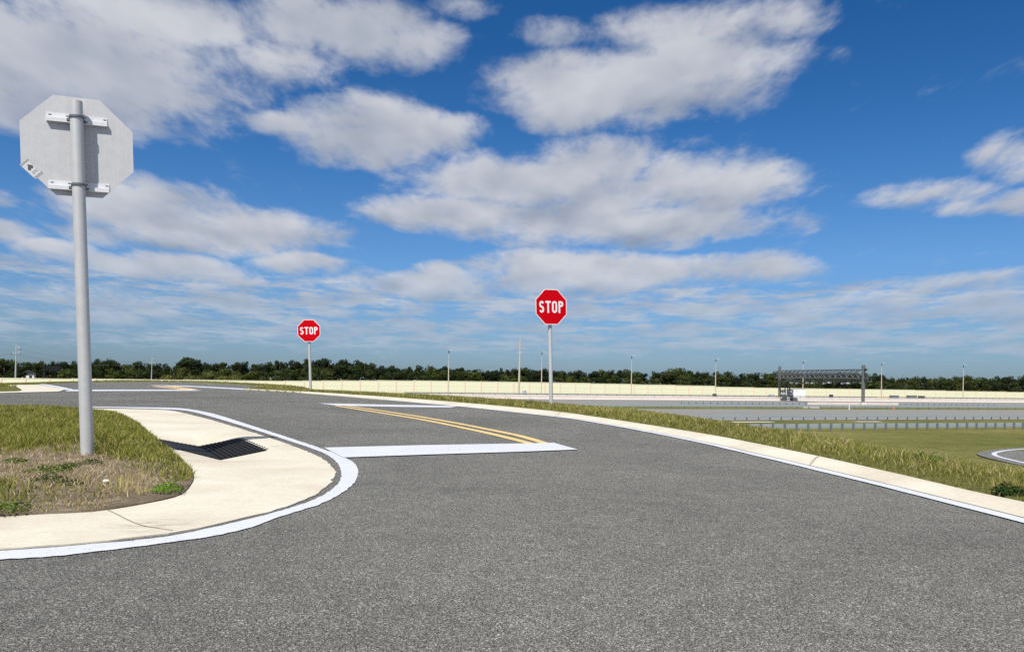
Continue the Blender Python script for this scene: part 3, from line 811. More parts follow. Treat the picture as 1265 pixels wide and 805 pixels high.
# ------------------------------------------------------------------ stop signs
def octagon(s, k=1.0):
    r = s/2/math.cos(math.pi/8)*k
    return [(r*math.cos(math.pi/8+i*math.pi/4), r*math.sin(math.pi/8+i*math.pi/4)) for i in range(8)]
def stroke(b, pts, w, y):
    L, Rr = [], []; n = len(pts)
    for i, p in enumerate(pts):
        p0 = Vector(pts[max(i-1,0)]); p1 = Vector(pts[min(i+1,n-1)]); t = (p1-p0).normalized(); nn = Vector((-t.y, t.x))*w/2
        L.append(Vector(p)+nn); Rr.append(Vector(p)-nn)
    vs = [(q.x, y, q.y) for q in L]+[(q.x, y, q.y) for q in Rr]
    b.add(vs, [(i, i+1, n+i+1, n+i) for i in range(n-1)])
def arc(cx, cy, rx, ry, a0, a1, n=14):
    return [(cx+rx*math.cos(R(a0+(a1-a0)*i/n)), cy+ry*math.sin(R(a0+(a1-a0)*i/n))) for i in range(n+1)]
def stop_letters(size, y):
    H = size*.335; w = H*.16; b = MB(); lw = H*.46; gap = H*.155
    x0 = -(4*lw+3*gap)/2
    hh = H/2-w/2
    def S_(cx):
        rx = lw/2-w/2; r = hh/2
        up = arc(cx, r, rx, r, 20, 270); dn = arc(cx, -r, rx, r, 90, -160)
        stroke(b, up+dn[1:], w, y)
    def T_(cx):
        stroke(b, [(cx-lw*.56, hh), (cx+lw*.56, hh)], w, y); stroke(b, [(cx, hh-w/2), (cx, -H/2)], w, y)
    def O_(cx):
        rx = lw/2-w/2+H*.02; ry = rx*1.0
        pts = arc(cx, hh-ry, rx, ry, 0, 180)+arc(cx, -hh+ry, rx, ry, 180, 360); stroke(b, pts+[pts[0], pts[1]], w, y)
    def P_(cx):
        xl = cx-lw/2+w/2; stroke(b, [(xl, H/2), (xl, -H/2)], w, y)
        r = H*.145*1.0; cy = hh-r*1.12; xr = cx+lw/2-w/2-r*.9
        stroke(b, [(xl+w/2, hh), (xr, hh)]+arc(xr, cy, r*.9, hh-cy, 90, -90)[1:]+[(xl+w/2, cy-(hh-cy))], w, y)
    for f_, i in ((S_,0),(T_,1),(O_,2),(P_,3)): f_(x0+lw/2+i*(lw+gap))
    return b
def stop_sign(label, base, yaw, size, zc, top, lean, pr, backside=False, post_yaw=None):
    """front of the panel looks along local -y; lean tips it about local y"""
    t = thing('stop_sign', label, 'stop sign', base, yaw)
    t.rotation_euler = (lean[0], lean[1], yaw)
    b = MB(); b.tube((0,0,-.4), (0,0,top), pr, pr*.97, 24); b.build('post', 'post', t, smooth_=True)
    y0 = -pr-.042
    b = MB(); O = [(p[0], p[1]+zc) for p in octagon(size)]; b.prism(O, y0-.003, y0); pn = b.build('panel', 'alu', t)
    b = MB(); O2 = octagon(size*.997); O1 = octagon(size*.955); n = 8
    b.add([(p[0], y0-.0045, p[1]+zc) for p in O2]+[(p[0], y0-.0045, p[1]+zc) for p in O1], [(i, (i+1)%8, 8+(i+1)%8, 8+i) for i in range(8)])
    b.build('border', 'white_sheet', t)
    b = MB(); b.add([(p[0], y0-.0048, p[1]+zc) for p in octagon(size*.9549)], [tuple(range(8))]); b.build('red_face', 'red', t)
    l = stop_letters(size, 0); l.v = [(v[0], y0-.0062, v[2]+zc) for v in l.v]; l.build('lettering', 'white_sheet', t)
    for zz_ in (zc+size*.268, zc-size*.408):
        # channel bar, flange towards the panel, with slotted holes and a band clamp round the post
        b = MB(); hb = .052; wb = size*.54
        b.box((0, y0+.0045, zz_+.022), (wb, .008, .05)); b.box((0, y0+.019, zz_-.018), (wb, .036, .036))
        cb_ = b.build('crossbar', 'bracket', t)
        for hx in (-.46, -.12, .16, .44): b = MB(); b.box((hx*wb, y0+.0093, zz_+.028), (.024, .002, .009)); b.build('slot_hole', 'black_ink', cb_)
        for hx in (-.13, .12): b = MB(); b.box((hx*wb, y0+.0378, zz_-.016), (.045, .002, .009)); b.build('slot_hole', 'black_ink', cb_)
        b = MB(); k = 28; vs = []
        for i in range(k):
            a = 2*math.pi*i/k
            for r, dz in ((pr+.001,-.010),(pr+.007,-.010),(pr+.007,.010),(pr+.001,.010)): vs.append((r*math.cos(a), r*math.sin(a), zz_+dz))
        b.add(vs, [(i*4+j, i*4+(j+1)%4, ((i+1)%k)*4+(j+1)%4, ((i+1)%k)*4+j) for i in range(k) for j in range(4)])
        b.box((-pr-.008, -.012, zz_-.03), (.022, .04, .016)); b.box((pr+.010, -.012, zz_-.026), (.026, .04, .022))
        b.build('clamp', 'rubber', t)
    return t, pn, y0
# near sign seen from behind
LEAN = 2.4
rdir = ray(108, 562); pb = Vector((rdir.x*7.05, rdir.y*7.05)); zb = EYE+rdir.z*7.05
near, pn, y0 = stop_sign('large near stop sign seen from behind, bare grey metal back, on the grass island',
    (pb.x, pb.y, zb), R(180+26), .914, 2.86, 3.25, (R(-.2), R(LEAN), 0), .056)
# sticker on the lower left corner of the back: white with rows of dashes and a dark figure
zc = 2.86; stx = Matrix.Rotation(R(0), 4, 'Y')
def back_pt(a, c): return (a, y0+.0015, c)       # the back looks along +y
# seen from behind, the left of the picture is +x
cxs, czs = .375, zc-.235; e1 = Vector((-.707, -.707)); e2 = Vector((.707, -.707))   # along the cut edge / outward
e1 = Vector((-1, -1)).normalized(); e2 = Vector((1, -1)).normalized()
def sq(b, a0, a1, c0, c1, y):
    vs = []
    for a, c in ((a0,c0),(a1,c0),(a1,c1),(a0,c1)):
        q = Vector((cxs, czs))+e1*a+e2*c; vs.append((q.x, y, q.y))
    b.add(vs, [(0,1,2,3)])
b = MB(); sq(b, -.085, .085, -.045, .045, y0+.0015); stk = b.build('sticker', 'sticker_paper', near)
b = MB()
for side in (-.078, -.068, .068, .078):
    for i in range(7): sq(b, side-.003, side+.003, -.042+i*.0125, -.042+i*.0125+.008, y0+.0024)
for i in range(9): sq(b, -.05+i*.0125, -.044+i*.0125, -.041, -.037, y0+.0024)
for i in range(5): sq(b, .02, .05-.004*(i % 3), -.026+i*.011, -.022+i*.011, y0+.0024)
pl = []
for a, c in ((-.05,.0),(-.03,-.02),(-.012,-.028),(.004,-.016),(-.004,.0),(.008,.014),(-.006,.03),(-.022,.02),(-.03,.008)):
    q = Vector((cxs, czs))+e1*a+e2*c; pl.append((q.x, y0+.0024, q.y))
b.add(pl, [tuple(range(9))])
b.build('print', 'black_ink', stk)
pb = road_pt(681, 500, .03)
stop_sign('larger distant stop sign with red face, standing in the verge grass at centre right', (pb.x, pb.y, float(terrain_z([pb.x],[pb.y])[0])), R(26), .914, z_at(680,379.5,pb)-float(terrain_z([pb.x],[pb.y])[0]), z_at(680,368,pb)-float(terrain_z([pb.x],[pb.y])[0]), (0, R(-2.2), 0), .05)
d_ = 31.6; rdir = ray(384, 480); pb = Vector((rdir.x*d_, rdir.y*d_))
stop_sign('smallest, farthest stop sign with red face, in front of the cream noise wall', (pb.x, pb.y, float(terrain_z([pb.x],[pb.y])[0])), R(12), .914, z_at(383.5,408.5,pb)-float(terrain_z([pb.x],[pb.y])[0]), z_at(383.5,398,pb)-float(terrain_z([pb.x],[pb.y])[0]), (0, R(-2.4), 0), .055)

# ------------------------------------------------------------------ highway below
def hw_strip(name, q0, q1, m, h=.03, a0=-260, a1=900):
    b = MB(); 
    for a in np.linspace(a0, a1, 60):
        for q in (q0, q1): p = hw(q, a); b.v.append((p.x, p.y, HZ+h))
    b.f = [(2*i, 2*i+1, 2*i+3, 2*i+2) for i in range(59)]
    return structure(b.build(name, m))
hw_strip('highway', 88.5, 128, 'highway'); hw_strip('highway', 149, 196, 'highway')
for q in (91, 99.5, 125.5, 152, 193): hw_strip('lane_line', q, q+.2, 'white_paint', .05)
hw_strip('shoulder', 197, 258, 'barrier', .02)
def hw_box_thing(name, label, cat, q0, a0, a1, prof, m, part_name=None):
    o = thing(name, label, cat, (*hw(q0, a0), HZ)); b = MB()
    path = [hw(q0, a)-hw(q0, a0) for a in np.linspace(a0, a1, 40)]
    b.sweep(prof, [(p.x, p.y, 0) for p in path]); return o, b
def along_of(u, q): p = at_q(u, q); return p.x*PX+p.y*PY
def jersey(h): return [(-.3,0),(-.3,.08),(-.13,.33),(-.08,h),(.08,h),(.13,.33),(.3,.08),(.3,0)]
o, b = hw_box_thing('concrete_barrier', 'long pale concrete barrier along the far carriageway in front of the noise wall', 'barrier', 196.5, along_of(520,196.5), 620, jersey(1.15), 'barrier')
b.build('barrier_wall', 'barrier', o)
hb = MB(); a0 = along_of(520,196.5)
for a in np.arange(a0, 620, 6): hb.box((*(hw(196.5, a)-hw(196.5, a0)), .5), (.05, .64, .9), math.atan2(PY, PX))
# rail on posts behind that barrier
def guardrail(name, label, q, a0, a1, spacing, h, m_rail='galv', m_post='dark_galv', post_side=-1, pw=.15, thrie=True, cat='guardrail', tilt=0.0):
    o = thing(name, label, cat, (*hw(q, a0), HZ), 0)
    L = a1-a0; path = [(hw(q, a)-hw(q, a0)).to_3d() for a in np.linspace(a0, a1, 30)]
    if thrie: prof = [(0,h),(-.03,h-.02),(-.085,h-.07),(-.085,h-.11),(0,h-.16),(0,h-.19),(-.085,h-.24),(-.085,h-.28),(0,h-.33),(0,h-.36),(-.085,h-.41),(-.085,h-.45),(-.03,h-.50),(.01,h-.5),(.015,h-.25)]
    else: prof = [(0,h),(-.03,h-.02),(-.085,h-.07),(-.085,h-.11),(0,h-.15),(-.085,h-.2),(-.085,h-.24),(-.03,h-.29),(.012,h-.31),(.012,h-.15)]
    b = MB(); b.sweep(prof, path); b.build('rail', m_rail, o)
    n = min(int(L/spacing)+1, 99); b = MB()
    b.box((0,0,(h+.02)/2-.1), (pw, .16, h+.22)); first = b.build('post', m_post, o)
    sdv = Vector((PY, -PX))*(.14)*(-post_side)*-1
    off = Vector((-PY, PX))*post_side*.1
    for i in range(n):
        p = first if i == 0 else first.copy()
        if i: COL.objects.link(p); p.parent = o
        c = hw(q, a0+i*spacing)-hw(q, a0); p.location = (c.x+off.x, c.y+off.y, 0); p.rotation_euler = (0, tilt, math.atan2(PY, PX))
    return o
guardrail('guardrail', 'nearest silver guardrail with bold dark posts behind the grassy field', 67.5, along_of(925,67.5), along_of(1330,67.5), 1.55, .82, pw=.2)
guardrail('guardrail', 'thin second guardrail along the near edge of the nearer carriageway', 87.2, along_of(720,87.2), along_of(1330,87.2), 1.9, .80, thrie=False, pw=.09, post_side=1)
guardrail('guardrail', 'broad bright guardrail along the far side of the nearer carriageway', 129.5, along_of(690,129.5), along_of(1330,129.5), 3.0, .95, thrie=True, pw=.14, post_side=1)
guardrail('guardrail', 'short guardrail ending at the concrete block left of the gantry post', 148, along_of(842,148), along_of(998,148), 1.9, .82, thrie=True)
guardrail('guardrail', 'short guardrail right of the gantry post ending before the right edge', 148, along_of(1112,148), along_of(1232,148), 1.9, .70, thrie=False)
guardrail('handrail', 'long low dark rail on short posts along the foot of the noise wall', 204, along_of(500,204), along_of(1330,204), 3.2, 1.45, 'dark_galv', thrie=False, cat='rail', pw=.18, post_side=-1)
for u0, u1, lab in ((998,1062,'low concrete barrier left of the right gantry post'), (1072,1110,'low concrete barrier right of the right gantry post')):
    o, b = hw_box_thing('concrete_barrier', lab, 'barrier', 147.6, along_of(u0,147.6), along_of(u1,147.6), [(x*1.0, z) for x, z in jersey(1.0)], 'barrier'); b.build('barrier_wall', 'barrier', o)
# lower ramp at the right
ro = [(1300,550),(1265,552.3),(1235,554.3),(1215,557),(1207,559.5),(1213,563),(1235,568.5),(1265,575),(1300,583)]
rw_ = [(1300,552.4),(1265,554.4),(1245,556),(1231,558.6),(1228,561),(1234,564),(1250,568),(1265,571.5),(1300,580)]
RP = catmull([low_pt(u, v, .03) for u, v in ro], 6)
structure(sheet('ramp_road', RP, lambda a, c: HZ+.03, 'asphalt', skirt=.05))
c = catmull([low_pt(u, v, .03) for u, v in rw_], 6); b = MB()
for p, q in zip(offset_line(c, .16), offset_line(c, -.16)): b.v += [(p.x,p.y,HZ+.045),(q.x,q.y,HZ+.045)]
b.f = [(2*i,2*i+1,2*i+3,2*i+2) for i in range(len(c)-1)]; structure(b.build('edge_line', 'white_paint'))

# noise wall
topx = [(-400,462),(0,467.0),(58,467.6),(112,468.2),(300,470.2),(330,470.5),(420,470.4),(456,470.0),(503,470.2),(560,471.0),(600,471.6),(650,472.2),(700,473),(750,474),(793,475),(830,475.8),(877,476.9),(880,478),(909,478.4),(955,479.2),(1000,480),(1080,481),(1116,481.6),(1180,483),(1240,484),(1265,484.6),(1500,488)]
WQ = 259.0; bay = 6.1; a_lo, a_hi = -235, 330
a_lo, a_hi = along_of(-60, WQ), along_of(1330, WQ)
wl = thing('noise_wall', 'long cream noise wall of square panels with pinkish posts in front of the trees', 'wall', (*hw(WQ, a_lo), HZ), 0)
ang = math.atan2(PY, PX)
b = MB(); b.box((0,0,.5), (bay-.5, .2, 1)); b.box((0,-.115,.62), (bay-.5, .03, .025))
pan0 = b.build('panel', 'wall', wl)
b = MB(); b.box((0,0,.5), (.5, .42, 1)); pos0 = b.build('post', 'wall_post', wl)
b = MB(); b.box((0,0,0), (bay, .36, .14)); cap0 = b.build('cap', 'wall', wl)
nb = min(99, int((a_hi-a_lo)/bay))
for i in range(nb):
    pc = hw(WQ, a_lo+(i+.5)*bay); dpx = CX+F*pc.x/pc.y
    vt = np.interp(dpx, [t[0] for t in topx], [t[1] for t in topx]); hgt = round((z_at(dpx, vt, pc)-HZ)/.12)*.12
    lp = pc-hw(WQ, a_lo)
    for k, (src, off, z, sz) in enumerate(((pan0, 0, 0, hgt), (pos0, -bay/2, 0, hgt+.12), (cap0, 0, hgt+.07, 1))):
        q = src if i == 0 else src.copy()
        if i: COL.objects.link(q); q.parent = wl
        q.location = (lp.x+off*PX, lp.y+off*PY, z); q.rotation_euler = (0,0,ang); q.scale = (1,1,sz)

# poles ---------------------------------------------------------------
LP = [(554,240,432,'slim light pole by the noise wall, left of the tall thick tan pole'),
 (669,240,434,'slim light pole close beside the larger stop sign, on its left'),
 (780,232,439,'slim light pole, the first one right of the larger stop sign'),
 (884,232,443,'slim light pole midway between larger stop sign and gantry'),
 (992,228,445.5,'slim light pole rising behind the gantry truss'),
 (1089,228,448,'slim light pole just right of the right gantry post'),
 (1190,232,450.5,'slim light pole farthest right, by the right part of the noise wall')]
proto = None
for u, q, vt, lab in LP:
    p = at_q(u, q); h = z_at(u, vt, p)-HZ
    if proto is None:
        t = thing('light_pole', lab, 'light pole', (p.x, p.y, HZ), 0, 'light poles along the noise wall')
        h0 = h; b = MB(); b.tube((0,0,0), (0,0,h0*.62), .19, .15, 10); b.build('lower_shaft', 'pole_tan', t)
        b = MB(); b.tube((0,0,h0*.62), (0,0,h0-.3), .13, .07, 8); b.build('upper_shaft', 'pole_grey', t)
        b = MB(); b.tube((0,0,h0-1.1), (0,0,h0-.1), .16, .14, 8); b.build('bracket', 'dark', t)
        b = MB(); b.box((.45,0,h0-.05), (1.5,.4,.14)); b.box((1.0,0,h0-.14), (.5,.36,.06)); b.build('lamp_head', 'pole_grey', t)
        b = MB(); b.tube((0,0,0), (0,0,.6), .32, .32, 10); b.build('base', 'barrier', t)
        proto = (t, list(t.children), h0)
    else:
        copy_tree(proto[0], proto[1], (p.x, p.y, HZ), 0, (1,1,h/proto[2]), lab)
p = at_q(641, 214); h = z_at(641, 417, p)-HZ
t = thing('utility_pole', 'tallest thick tan pole with a small crossarm, in front of the noise wall', 'pole', (p.x,p.y,HZ))
b = MB(); b.tube((0,0,0), (.25,0,h), .33, .17, 14); b.build('shaft', 'pole_tan', t)
zc_ = z_at(641,435.5,p)-HZ; b = MB(); b.tube((-.75,0,zc_+.0), (1.0,0,zc_+.15), .07, .07, 8); b.box((-.75,0,zc_), (.3,.2,.12)); b.box((1.0,0,zc_+.15), (.3,.2,.12)); b.build('crossarm', 'pole_grey', t)
b = MB(); b.box((.22,0,zc_-.1), (.42,.42,.3)); b.build('collar', 'pole_grey', t)

# transmission poles and their wires
def trans_pole(u, q, vt, vb, label, k=1.0):
    p = at_q(u, q); zt_ = z_at(u, vt, p); t = thing('transmission_pole', label, 'utility pole', (p.x, p.y, HZ), 0, 'transmission poles over the left trees')
    h = zt_-HZ; b = MB(); b.tube((0,0,0), (.12,0,h), .30*k, .13*k, 10); b.build('shaft', 'pole_grey', t)
    ends = []
    for zz_, sgn in ((z_at(u, vt+(vb-vt)*.13, p)-HZ, 1), (z_at(u, vt+(vb-vt)*.27, p)-HZ, 1), (z_at(u, vt+(vb-vt)*.27, p)-HZ, -1)):
        b = MB(); b.tube((0,0,zz_), (sgn*1.45*k,0,zz_+.05), .06*k, .05*k, 6); b.tube((0,0,zz_+.9*k), (sgn*1.45*k,0,zz_+.05), .05*k, .04*k, 6); b.build('arm', 'pole_grey', t)
        b = MB(); b.tube((sgn*1.45*k,0,zz_-.45), (sgn*1.45*k,0,zz_+.05), .08*k, .08*k, 6); b.build('insulator', 'dark', t)
        ends.append(Vector((p.x+sgn*1.45*k, p.y, HZ+zz_-.45)))
    return ends
e1_ = trans_pole(19, 272, 424.5, 466, 'taller grey transmission pole with three arms, at the left edge above the trees', 1.0)
e2_ = trans_pole(187, 292, 440.5, 468, 'smaller grey transmission pole with side arms, right of the near sign post', .8)
def wire(a, c, sagm, label):
    b = MB(); o = thing('power_line', label, 'power line', tuple(a), 0, 'wires between the transmission poles'); pts = []
    for i in range(25):
        t = i/24; q = a.lerp(c, t)-a; q.z -= sagm*4*t*(1-t); pts.append(q)
    for i in range(24): b.tube(pts[i], pts[i+1], .022, .022, 5, cap=False)
    b.build('wire', 'cabinet', o)
wl_ = ['upper wire', 'lower right wire', 'lower left wire']
for i, (a, c) in enumerate(zip(e1_, e2_)):
    wire(a, c, 1.6, f'thin {wl_[i]} sagging from the taller to the smaller transmission pole')
    wire(a, a+Vector((-70, -20, 0)), 1.2, f'thin {wl_[i]} running left out of view from the taller transmission pole')

# dark cantilever sign beyond the wall, seen from behind
p = at_q(55, 268); zt_ = z_at(55, 450, p)-HZ
t = thing('cantilever_sign', 'dark cantilever highway sign on a thick post behind the wall at the left', 'sign', (p.x,p.y,HZ), R(40))
b = MB(); b.tube((0,0,0), (0,0,zt_), .42, .36, 12); b.build('post', 'dark', t)
b = MB(); zA = z_at(55,453,p)-HZ; zB = z_at(55,457,p)-HZ
for zz_ in (zA, zB):
    for yy in (-.35,.35): b.tube((-.6,yy,zz_), (4.1,yy,zz_-.15), .12, .1, 6)
for i in range(5): b.bar((.2+i*.85,-.35,zB), (1.0+i*.85,-.35,zA), .1, .1)
b.build('arm', 'dark', t)
b = MB(); b.box((2.6,-.62,(zA+zB)/2-.05), (3.2,.1,1.75)); b.build('sign_panel', 'dark', t)

# small house among the left trees
p = at_q(35, 306); zb_ = HZ
t = thing('house', 'small dark roofed white house glimpsed between the trees at the left', 'house', (p.x,p.y,zb_), R(25))
hh = z_at(36, 461.0, p)-HZ; b = MB(); b.box((0,0,hh/2), (3.8,4,hh)); b.build('wall', 'white_wall', t)
b = MB(); b.prism([(-2.3,hh-.1),(2.3,hh-.1),(0,hh+1.1)], -2.4, 2.4); b.build('roof', 'roof_dark', t)
b = MB(); b.box((-.9,-2.02,hh-1.2), (.8,.1,.9)); b.box((.9,-2.02,hh-1.2), (.8,.1,.9)); b.build('window', 'roof_dark', t)

# ------------------------------------------------------------------ toll gantry
pR = at_q(1066.5, 152.5); pL = at_q(963, 201.0)
ax = (pL-pR); Lg = ax.length; ax.normalize(); gang = math.atan2(ax.y, ax.x)
g = thing('toll_gantry', 'grey steel toll gantry with lattice truss spanning the far carriageway', 'gantry', (pR.x, pR.y, HZ), gang)
hR = z_at(1066.5, 451.3, pR)-HZ; hL = z_at(963, 452.5, pL)-HZ
def tru(v): return z_at(1066.5, v, pR)-HZ
for xx, h_, rad in ((0, hR, .46), (Lg, hL, .42)):
    b = MB(); b.tube((xx,0,.3), (xx,0,h_*.42), rad*.88, rad*.88, 16); b.tube((xx,0,h_*.42), (xx,0,h_), rad, rad, 16); b.tube((xx,0,h_), (xx,0,h_+.06), rad*1.06, rad*1.06, 16)
    b.build('post', 'gantry', g, smooth_=True)
b = MB(); b.box((0,0,.45), (2.4,1.9,.9), taper=.9); b.build('pedestal', 'barrier', g)
zt, zm, zl = tru(456.3), tru(461.2), tru(467.0)
zL_off = (hL-hR)
D = 1.1
b = MB()
for yy in (-D, D):
    for z in (zt, zm): b.bar((0,yy,z), (Lg,yy,z+zL_off*.5), .2, .22)
b.build('top_chord', 'gantry', g)
b = MB()
for yy in (-D, D): b.bar((0,yy,zl), (Lg,yy,zl+zL_off*.4), .25, .3)
b.build('bottom_chord', 'gantry', g)
b = MB(); nbay = 17; bl = Lg/nbay
for i in range(nbay):
    x0, x1 = i*bl, (i+1)*bl; o1, o2 = zL_off*.5*x0/Lg, zL_off*.5*x1/Lg
    for yy in (-D, D):
        b.bar((x1,yy,zm+o2), (x0+.3,yy,zt+o1), .17, .17); b.bar((x0,yy,zl+o1), (x0+bl/2,yy,zm+o1), .22, .22); b.bar((x0+bl/2,yy,zm+o1), (x1,yy,zl+o2), .22, .22)
    b.bar((x0,-D,zt+o1), (x0,D,zt+o1), .12, .12); b.bar((x0,-D,zm+o1), (x0,D,zm+o1), .12, .12); b.bar((x0,-D,zl+o1), (x1,D,zl+o2), .12, .12); b.bar((x0,-D,zm+o1), (x1,D,zm+o2), .12, .12)
b.build('lattice', 'gantry', g)
zc1 = tru(471.8)
b = MB(); b.box((Lg/2+.7,-D-.7,zc1+.1), (Lg+1.0,1.5,.12)); 
for z in (zc1+.6, zc1+1.15): b.bar((.5,-D-1.4,z), (Lg+1.4,-D-1.4,z), .07, .07)
for i in range(34): b.bar((.6+i*(Lg+.6)/34,-D-1.4,zc1+.1), (.6+i*(Lg+.6)/34,-D-1.4,zc1+1.2), .06, .06)
b.build('catwalk', 'gantry', g)
rr = random.Random(4)
for i in range(26):
    b = MB(); xx = 1.2+i*(Lg-2.5)/25; w_, h_ = rr.uniform(.5,1.2), rr.uniform(.6,1.3); zz_ = (zm+zl)/2+rr.uniform(-.5,.4)
    yy = rr.choice((-D+.3,-.2,.4,D-.3))
    b.box((xx,yy,zz_), (w_,.6,h_)); b.box((xx,yy-.4,zz_+.1), (w_*.5,.25,h_*.4)); b.bar((xx,yy,zz_), (xx,yy,zm), .08, .08)
    b.build('equipment_box', 'gantry_dark', g)
for i in range(13):
    b = MB(); xx = 3+i*(Lg-9)/12; zz_ = zc1-.25+rr.uniform(-.15,.1)
    b.box((xx,-D-.3+rr.uniform(-.3,.3),zz_), (1.0,.8,.30)); b.box((xx,-D-.3,zz_-.2), (.6,.5,.12)); b.bar((xx,-D-.3,zz_), (xx,-D-.3,zc1+.3), .08, .08)
    b.build('toll_camera', 'white_wall' if i % 3 != 1 else 'gantry', g)
b = MB(); b.box((6.0,-D-.2,zm-.15), (2.6,.15,.55)); b.box((6.0,-D-.28,zm-.15), (2.4,.03,.4)); b.build('sign_plate', 'pole_grey', g)
for zz_, wv in ((hR-.9,1.2),(zl-.2,1.3),(zm,1.0)):
    b = MB(); b.box((-.8,0,zz_), (wv,.35,.28)); b.box((-1.0,0,zz_-.25), (.4,.3,.35)); b.build('camera_bracket', 'gantry_dark', g)
# service posts by the left leg
for i, (dx, dy) in enumerate(((Lg+.8,-2.2),(Lg-.8,-2.4),(Lg-2.0,-2.4),(Lg-2.8,-2.2))):
    b = MB(); b.tube((dx,dy,0), (dx,dy,zl-.2), .17, .15, 8); b.tube((dx,dy,0), (dx,dy,.5), .3, .3, 8); b.build('support_leg', 'gantry_dark', g)
# white cabin and the mottled lattice screen beside it
pc = at_q(985.5, 210); ww = (993-978)/F*pc.y; h_ = z_at(985,480.2,pc)-HZ
t = thing('equipment_cabin', 'plain white equipment cabin under the gantry', 'cabin', (pc.x,pc.y,HZ), R(5))
b = MB(); b.box((0,0,h_/2), (ww,2.6,h_-.2)); b.build('wall', 'white_wall', t)
b = MB(); b.box((0,0,h_-.02), (ww+.25,2.85,.16)); b.build('roof', 'pole_grey', t)
b = MB(); b.box((-ww*.25,-1.32,h_*.78), (.35,.06,.3)); b.build('vent', 'gantry_dark', t)
b = MB(); b.box((ww*.22,-1.32,1.15), (.95,.06,2.1)); b.build('door', 'white_wall', t)
pc = at_q(972.5, 195); ww = (980-964)/F*pc.y; h_ = z_at(972,480.5,pc)-HZ
t = thing('lattice_screen', 'mottled grey lattice screen between gantry leg and white cabin', 'screen', (pc.x,pc.y,HZ), R(5))
b = MB()
for i in range(9): b.bar((-ww/2+i*ww/8,0,0), (-ww/2+i*ww/8,0,h_), .1, .1)
for i in range(6): b.bar((-ww/2,0,.1+i*h_/5.6), (ww/2,0,.1+i*h_/5.6), .1, .1)
b.build('frame', 'gantry_dark', t)
b = MB(); b2 = MB()
for i in range(8):
    for j in range(5):
        tgt = b if rr.random() < .62 else b2
        tgt.box((-ww/2+(i+.5)*ww/8,.12,.1+(j+.5)*h_/5.6), (ww/8*rr.uniform(.5,1.0),.05,h_/5.6*rr.uniform(.5,1)))
b.build('dark_infill', 'gantry', t); b2.build('light_infill', 'white_wall', t)
# roadside cabinets, small things
def cabinet(u, q, vt, wpx, label, m='cabinet'):
    p = at_q(u, q); w = wpx/F*p.y; h = max(z_at(u, vt, p)-HZ, .5)
    o = thing('roadside_cabinet', label, 'cabinet', (p.x,p.y,HZ), R(8))
    b = MB(); b.box((0,0,h*.47), (w,w*.6,h*.94)); b.build('body', m, o)
    b = MB(); b.box((0,0,h*.97), (w*1.08,w*.68,h*.07)); b.build('lid', m, o)
    b = MB(); b.box((0,0,.12), (w*1.1,w*.7,.24)); b.build('plinth', 'barrier', o)
    b = MB(); b.box((-w*.24,-w*.31,h*.55), (w*.42,.04,h*.6)); b.box((w*.24,-w*.31,h*.55), (w*.42,.04,h*.6)); b.build('door', m, o)
cabinet(648, 222, 482.2, 4.6, 'grey arched cabinet right of the tall thick tan pole', 'pole_grey')
cabinet(883, 222, 486.2, 4.2, 'small dark cabinet at the foot of the light pole left of the gantry', 'dark')
cabinet(953.5, 222, 486.8, 6, 'low pale cabinet left of the left gantry leg', 'pole_grey')
cabinet(1027, 222, 487.2, 4, 'small dark cabinet between the white cabin and the right gantry post', 'dark')
cabinet(1105, 222, 488.2, 9, 'leftmost of the three dark cabinets right of the gantry')
cabinet(1126.5, 222, 488.2, 10, 'middle one of the three dark cabinets right of the gantry')
cabinet(1138.5, 222, 488.8, 6.5, 'rightmost of the three dark cabinets right of the gantry', 'dark')
for u in (1085, 1087.5, 1090, 1093, 1096):
    p = at_q(u, 203.5); b = MB(); b.tube((0,0,0), (0,0,1.6), .12, .12, 8); b.tube((0,0,1.6), (0,0,1.7), .12, .05, 8); b.box((0,0,.06), (.5,.5,.12))
    o = b.build('bollard', 'amber', None, (p.x,p.y,HZ)); tag(o, 'short amber bollard in the row at the foot of the wall right of the gantry', 'bollard', 'amber bollards right of the gantry')
p = low_pt(1049, 505.5); b = MB(); b.box((0,0,.5), (.13,.05,1.0)); b.box((0,0,1.03), (.11,.05,.06)); b.tube((0,0,0), (0,0,.08), .14, .1, 8)
tag(b.build('marker_post', 'white_wall', None, (p.x,p.y,HZ)), 'white marker post on the grass strip below the gantry', 'marker post')
p = low_pt(1104, 505); b = MB(); b.tube((0,0,.05), (0,0,.75), .17, .05, 10); b.box((0,0,.03), (.42,.42,.06))
tag(b.build('traffic_cone', 'orange', None, (p.x,p.y,HZ)), 'small orange cone on the grass strip right of the gantry', 'cone')
p = low_pt(1002, 503.5); b = MB(); b.prism([(-1.6,0),(1.9,0),(1.5,.22),(-.6,.3),(-1.3,.2)], -.5, .5)
tag(b.build('concrete_slab', 'barrier', None, (p.x,p.y,HZ)), 'pale concrete slab lying on the grass strip left of the gantry post', 'slab')
hw_strip('bare_ground', 84.2, 85.6, 'barrier', .02, along_of(905,85), along_of(955,85))
hw_strip('bare_ground', 84.0, 85.2, 'barrier', .02, along_of(1055,85), along_of(1086,85))

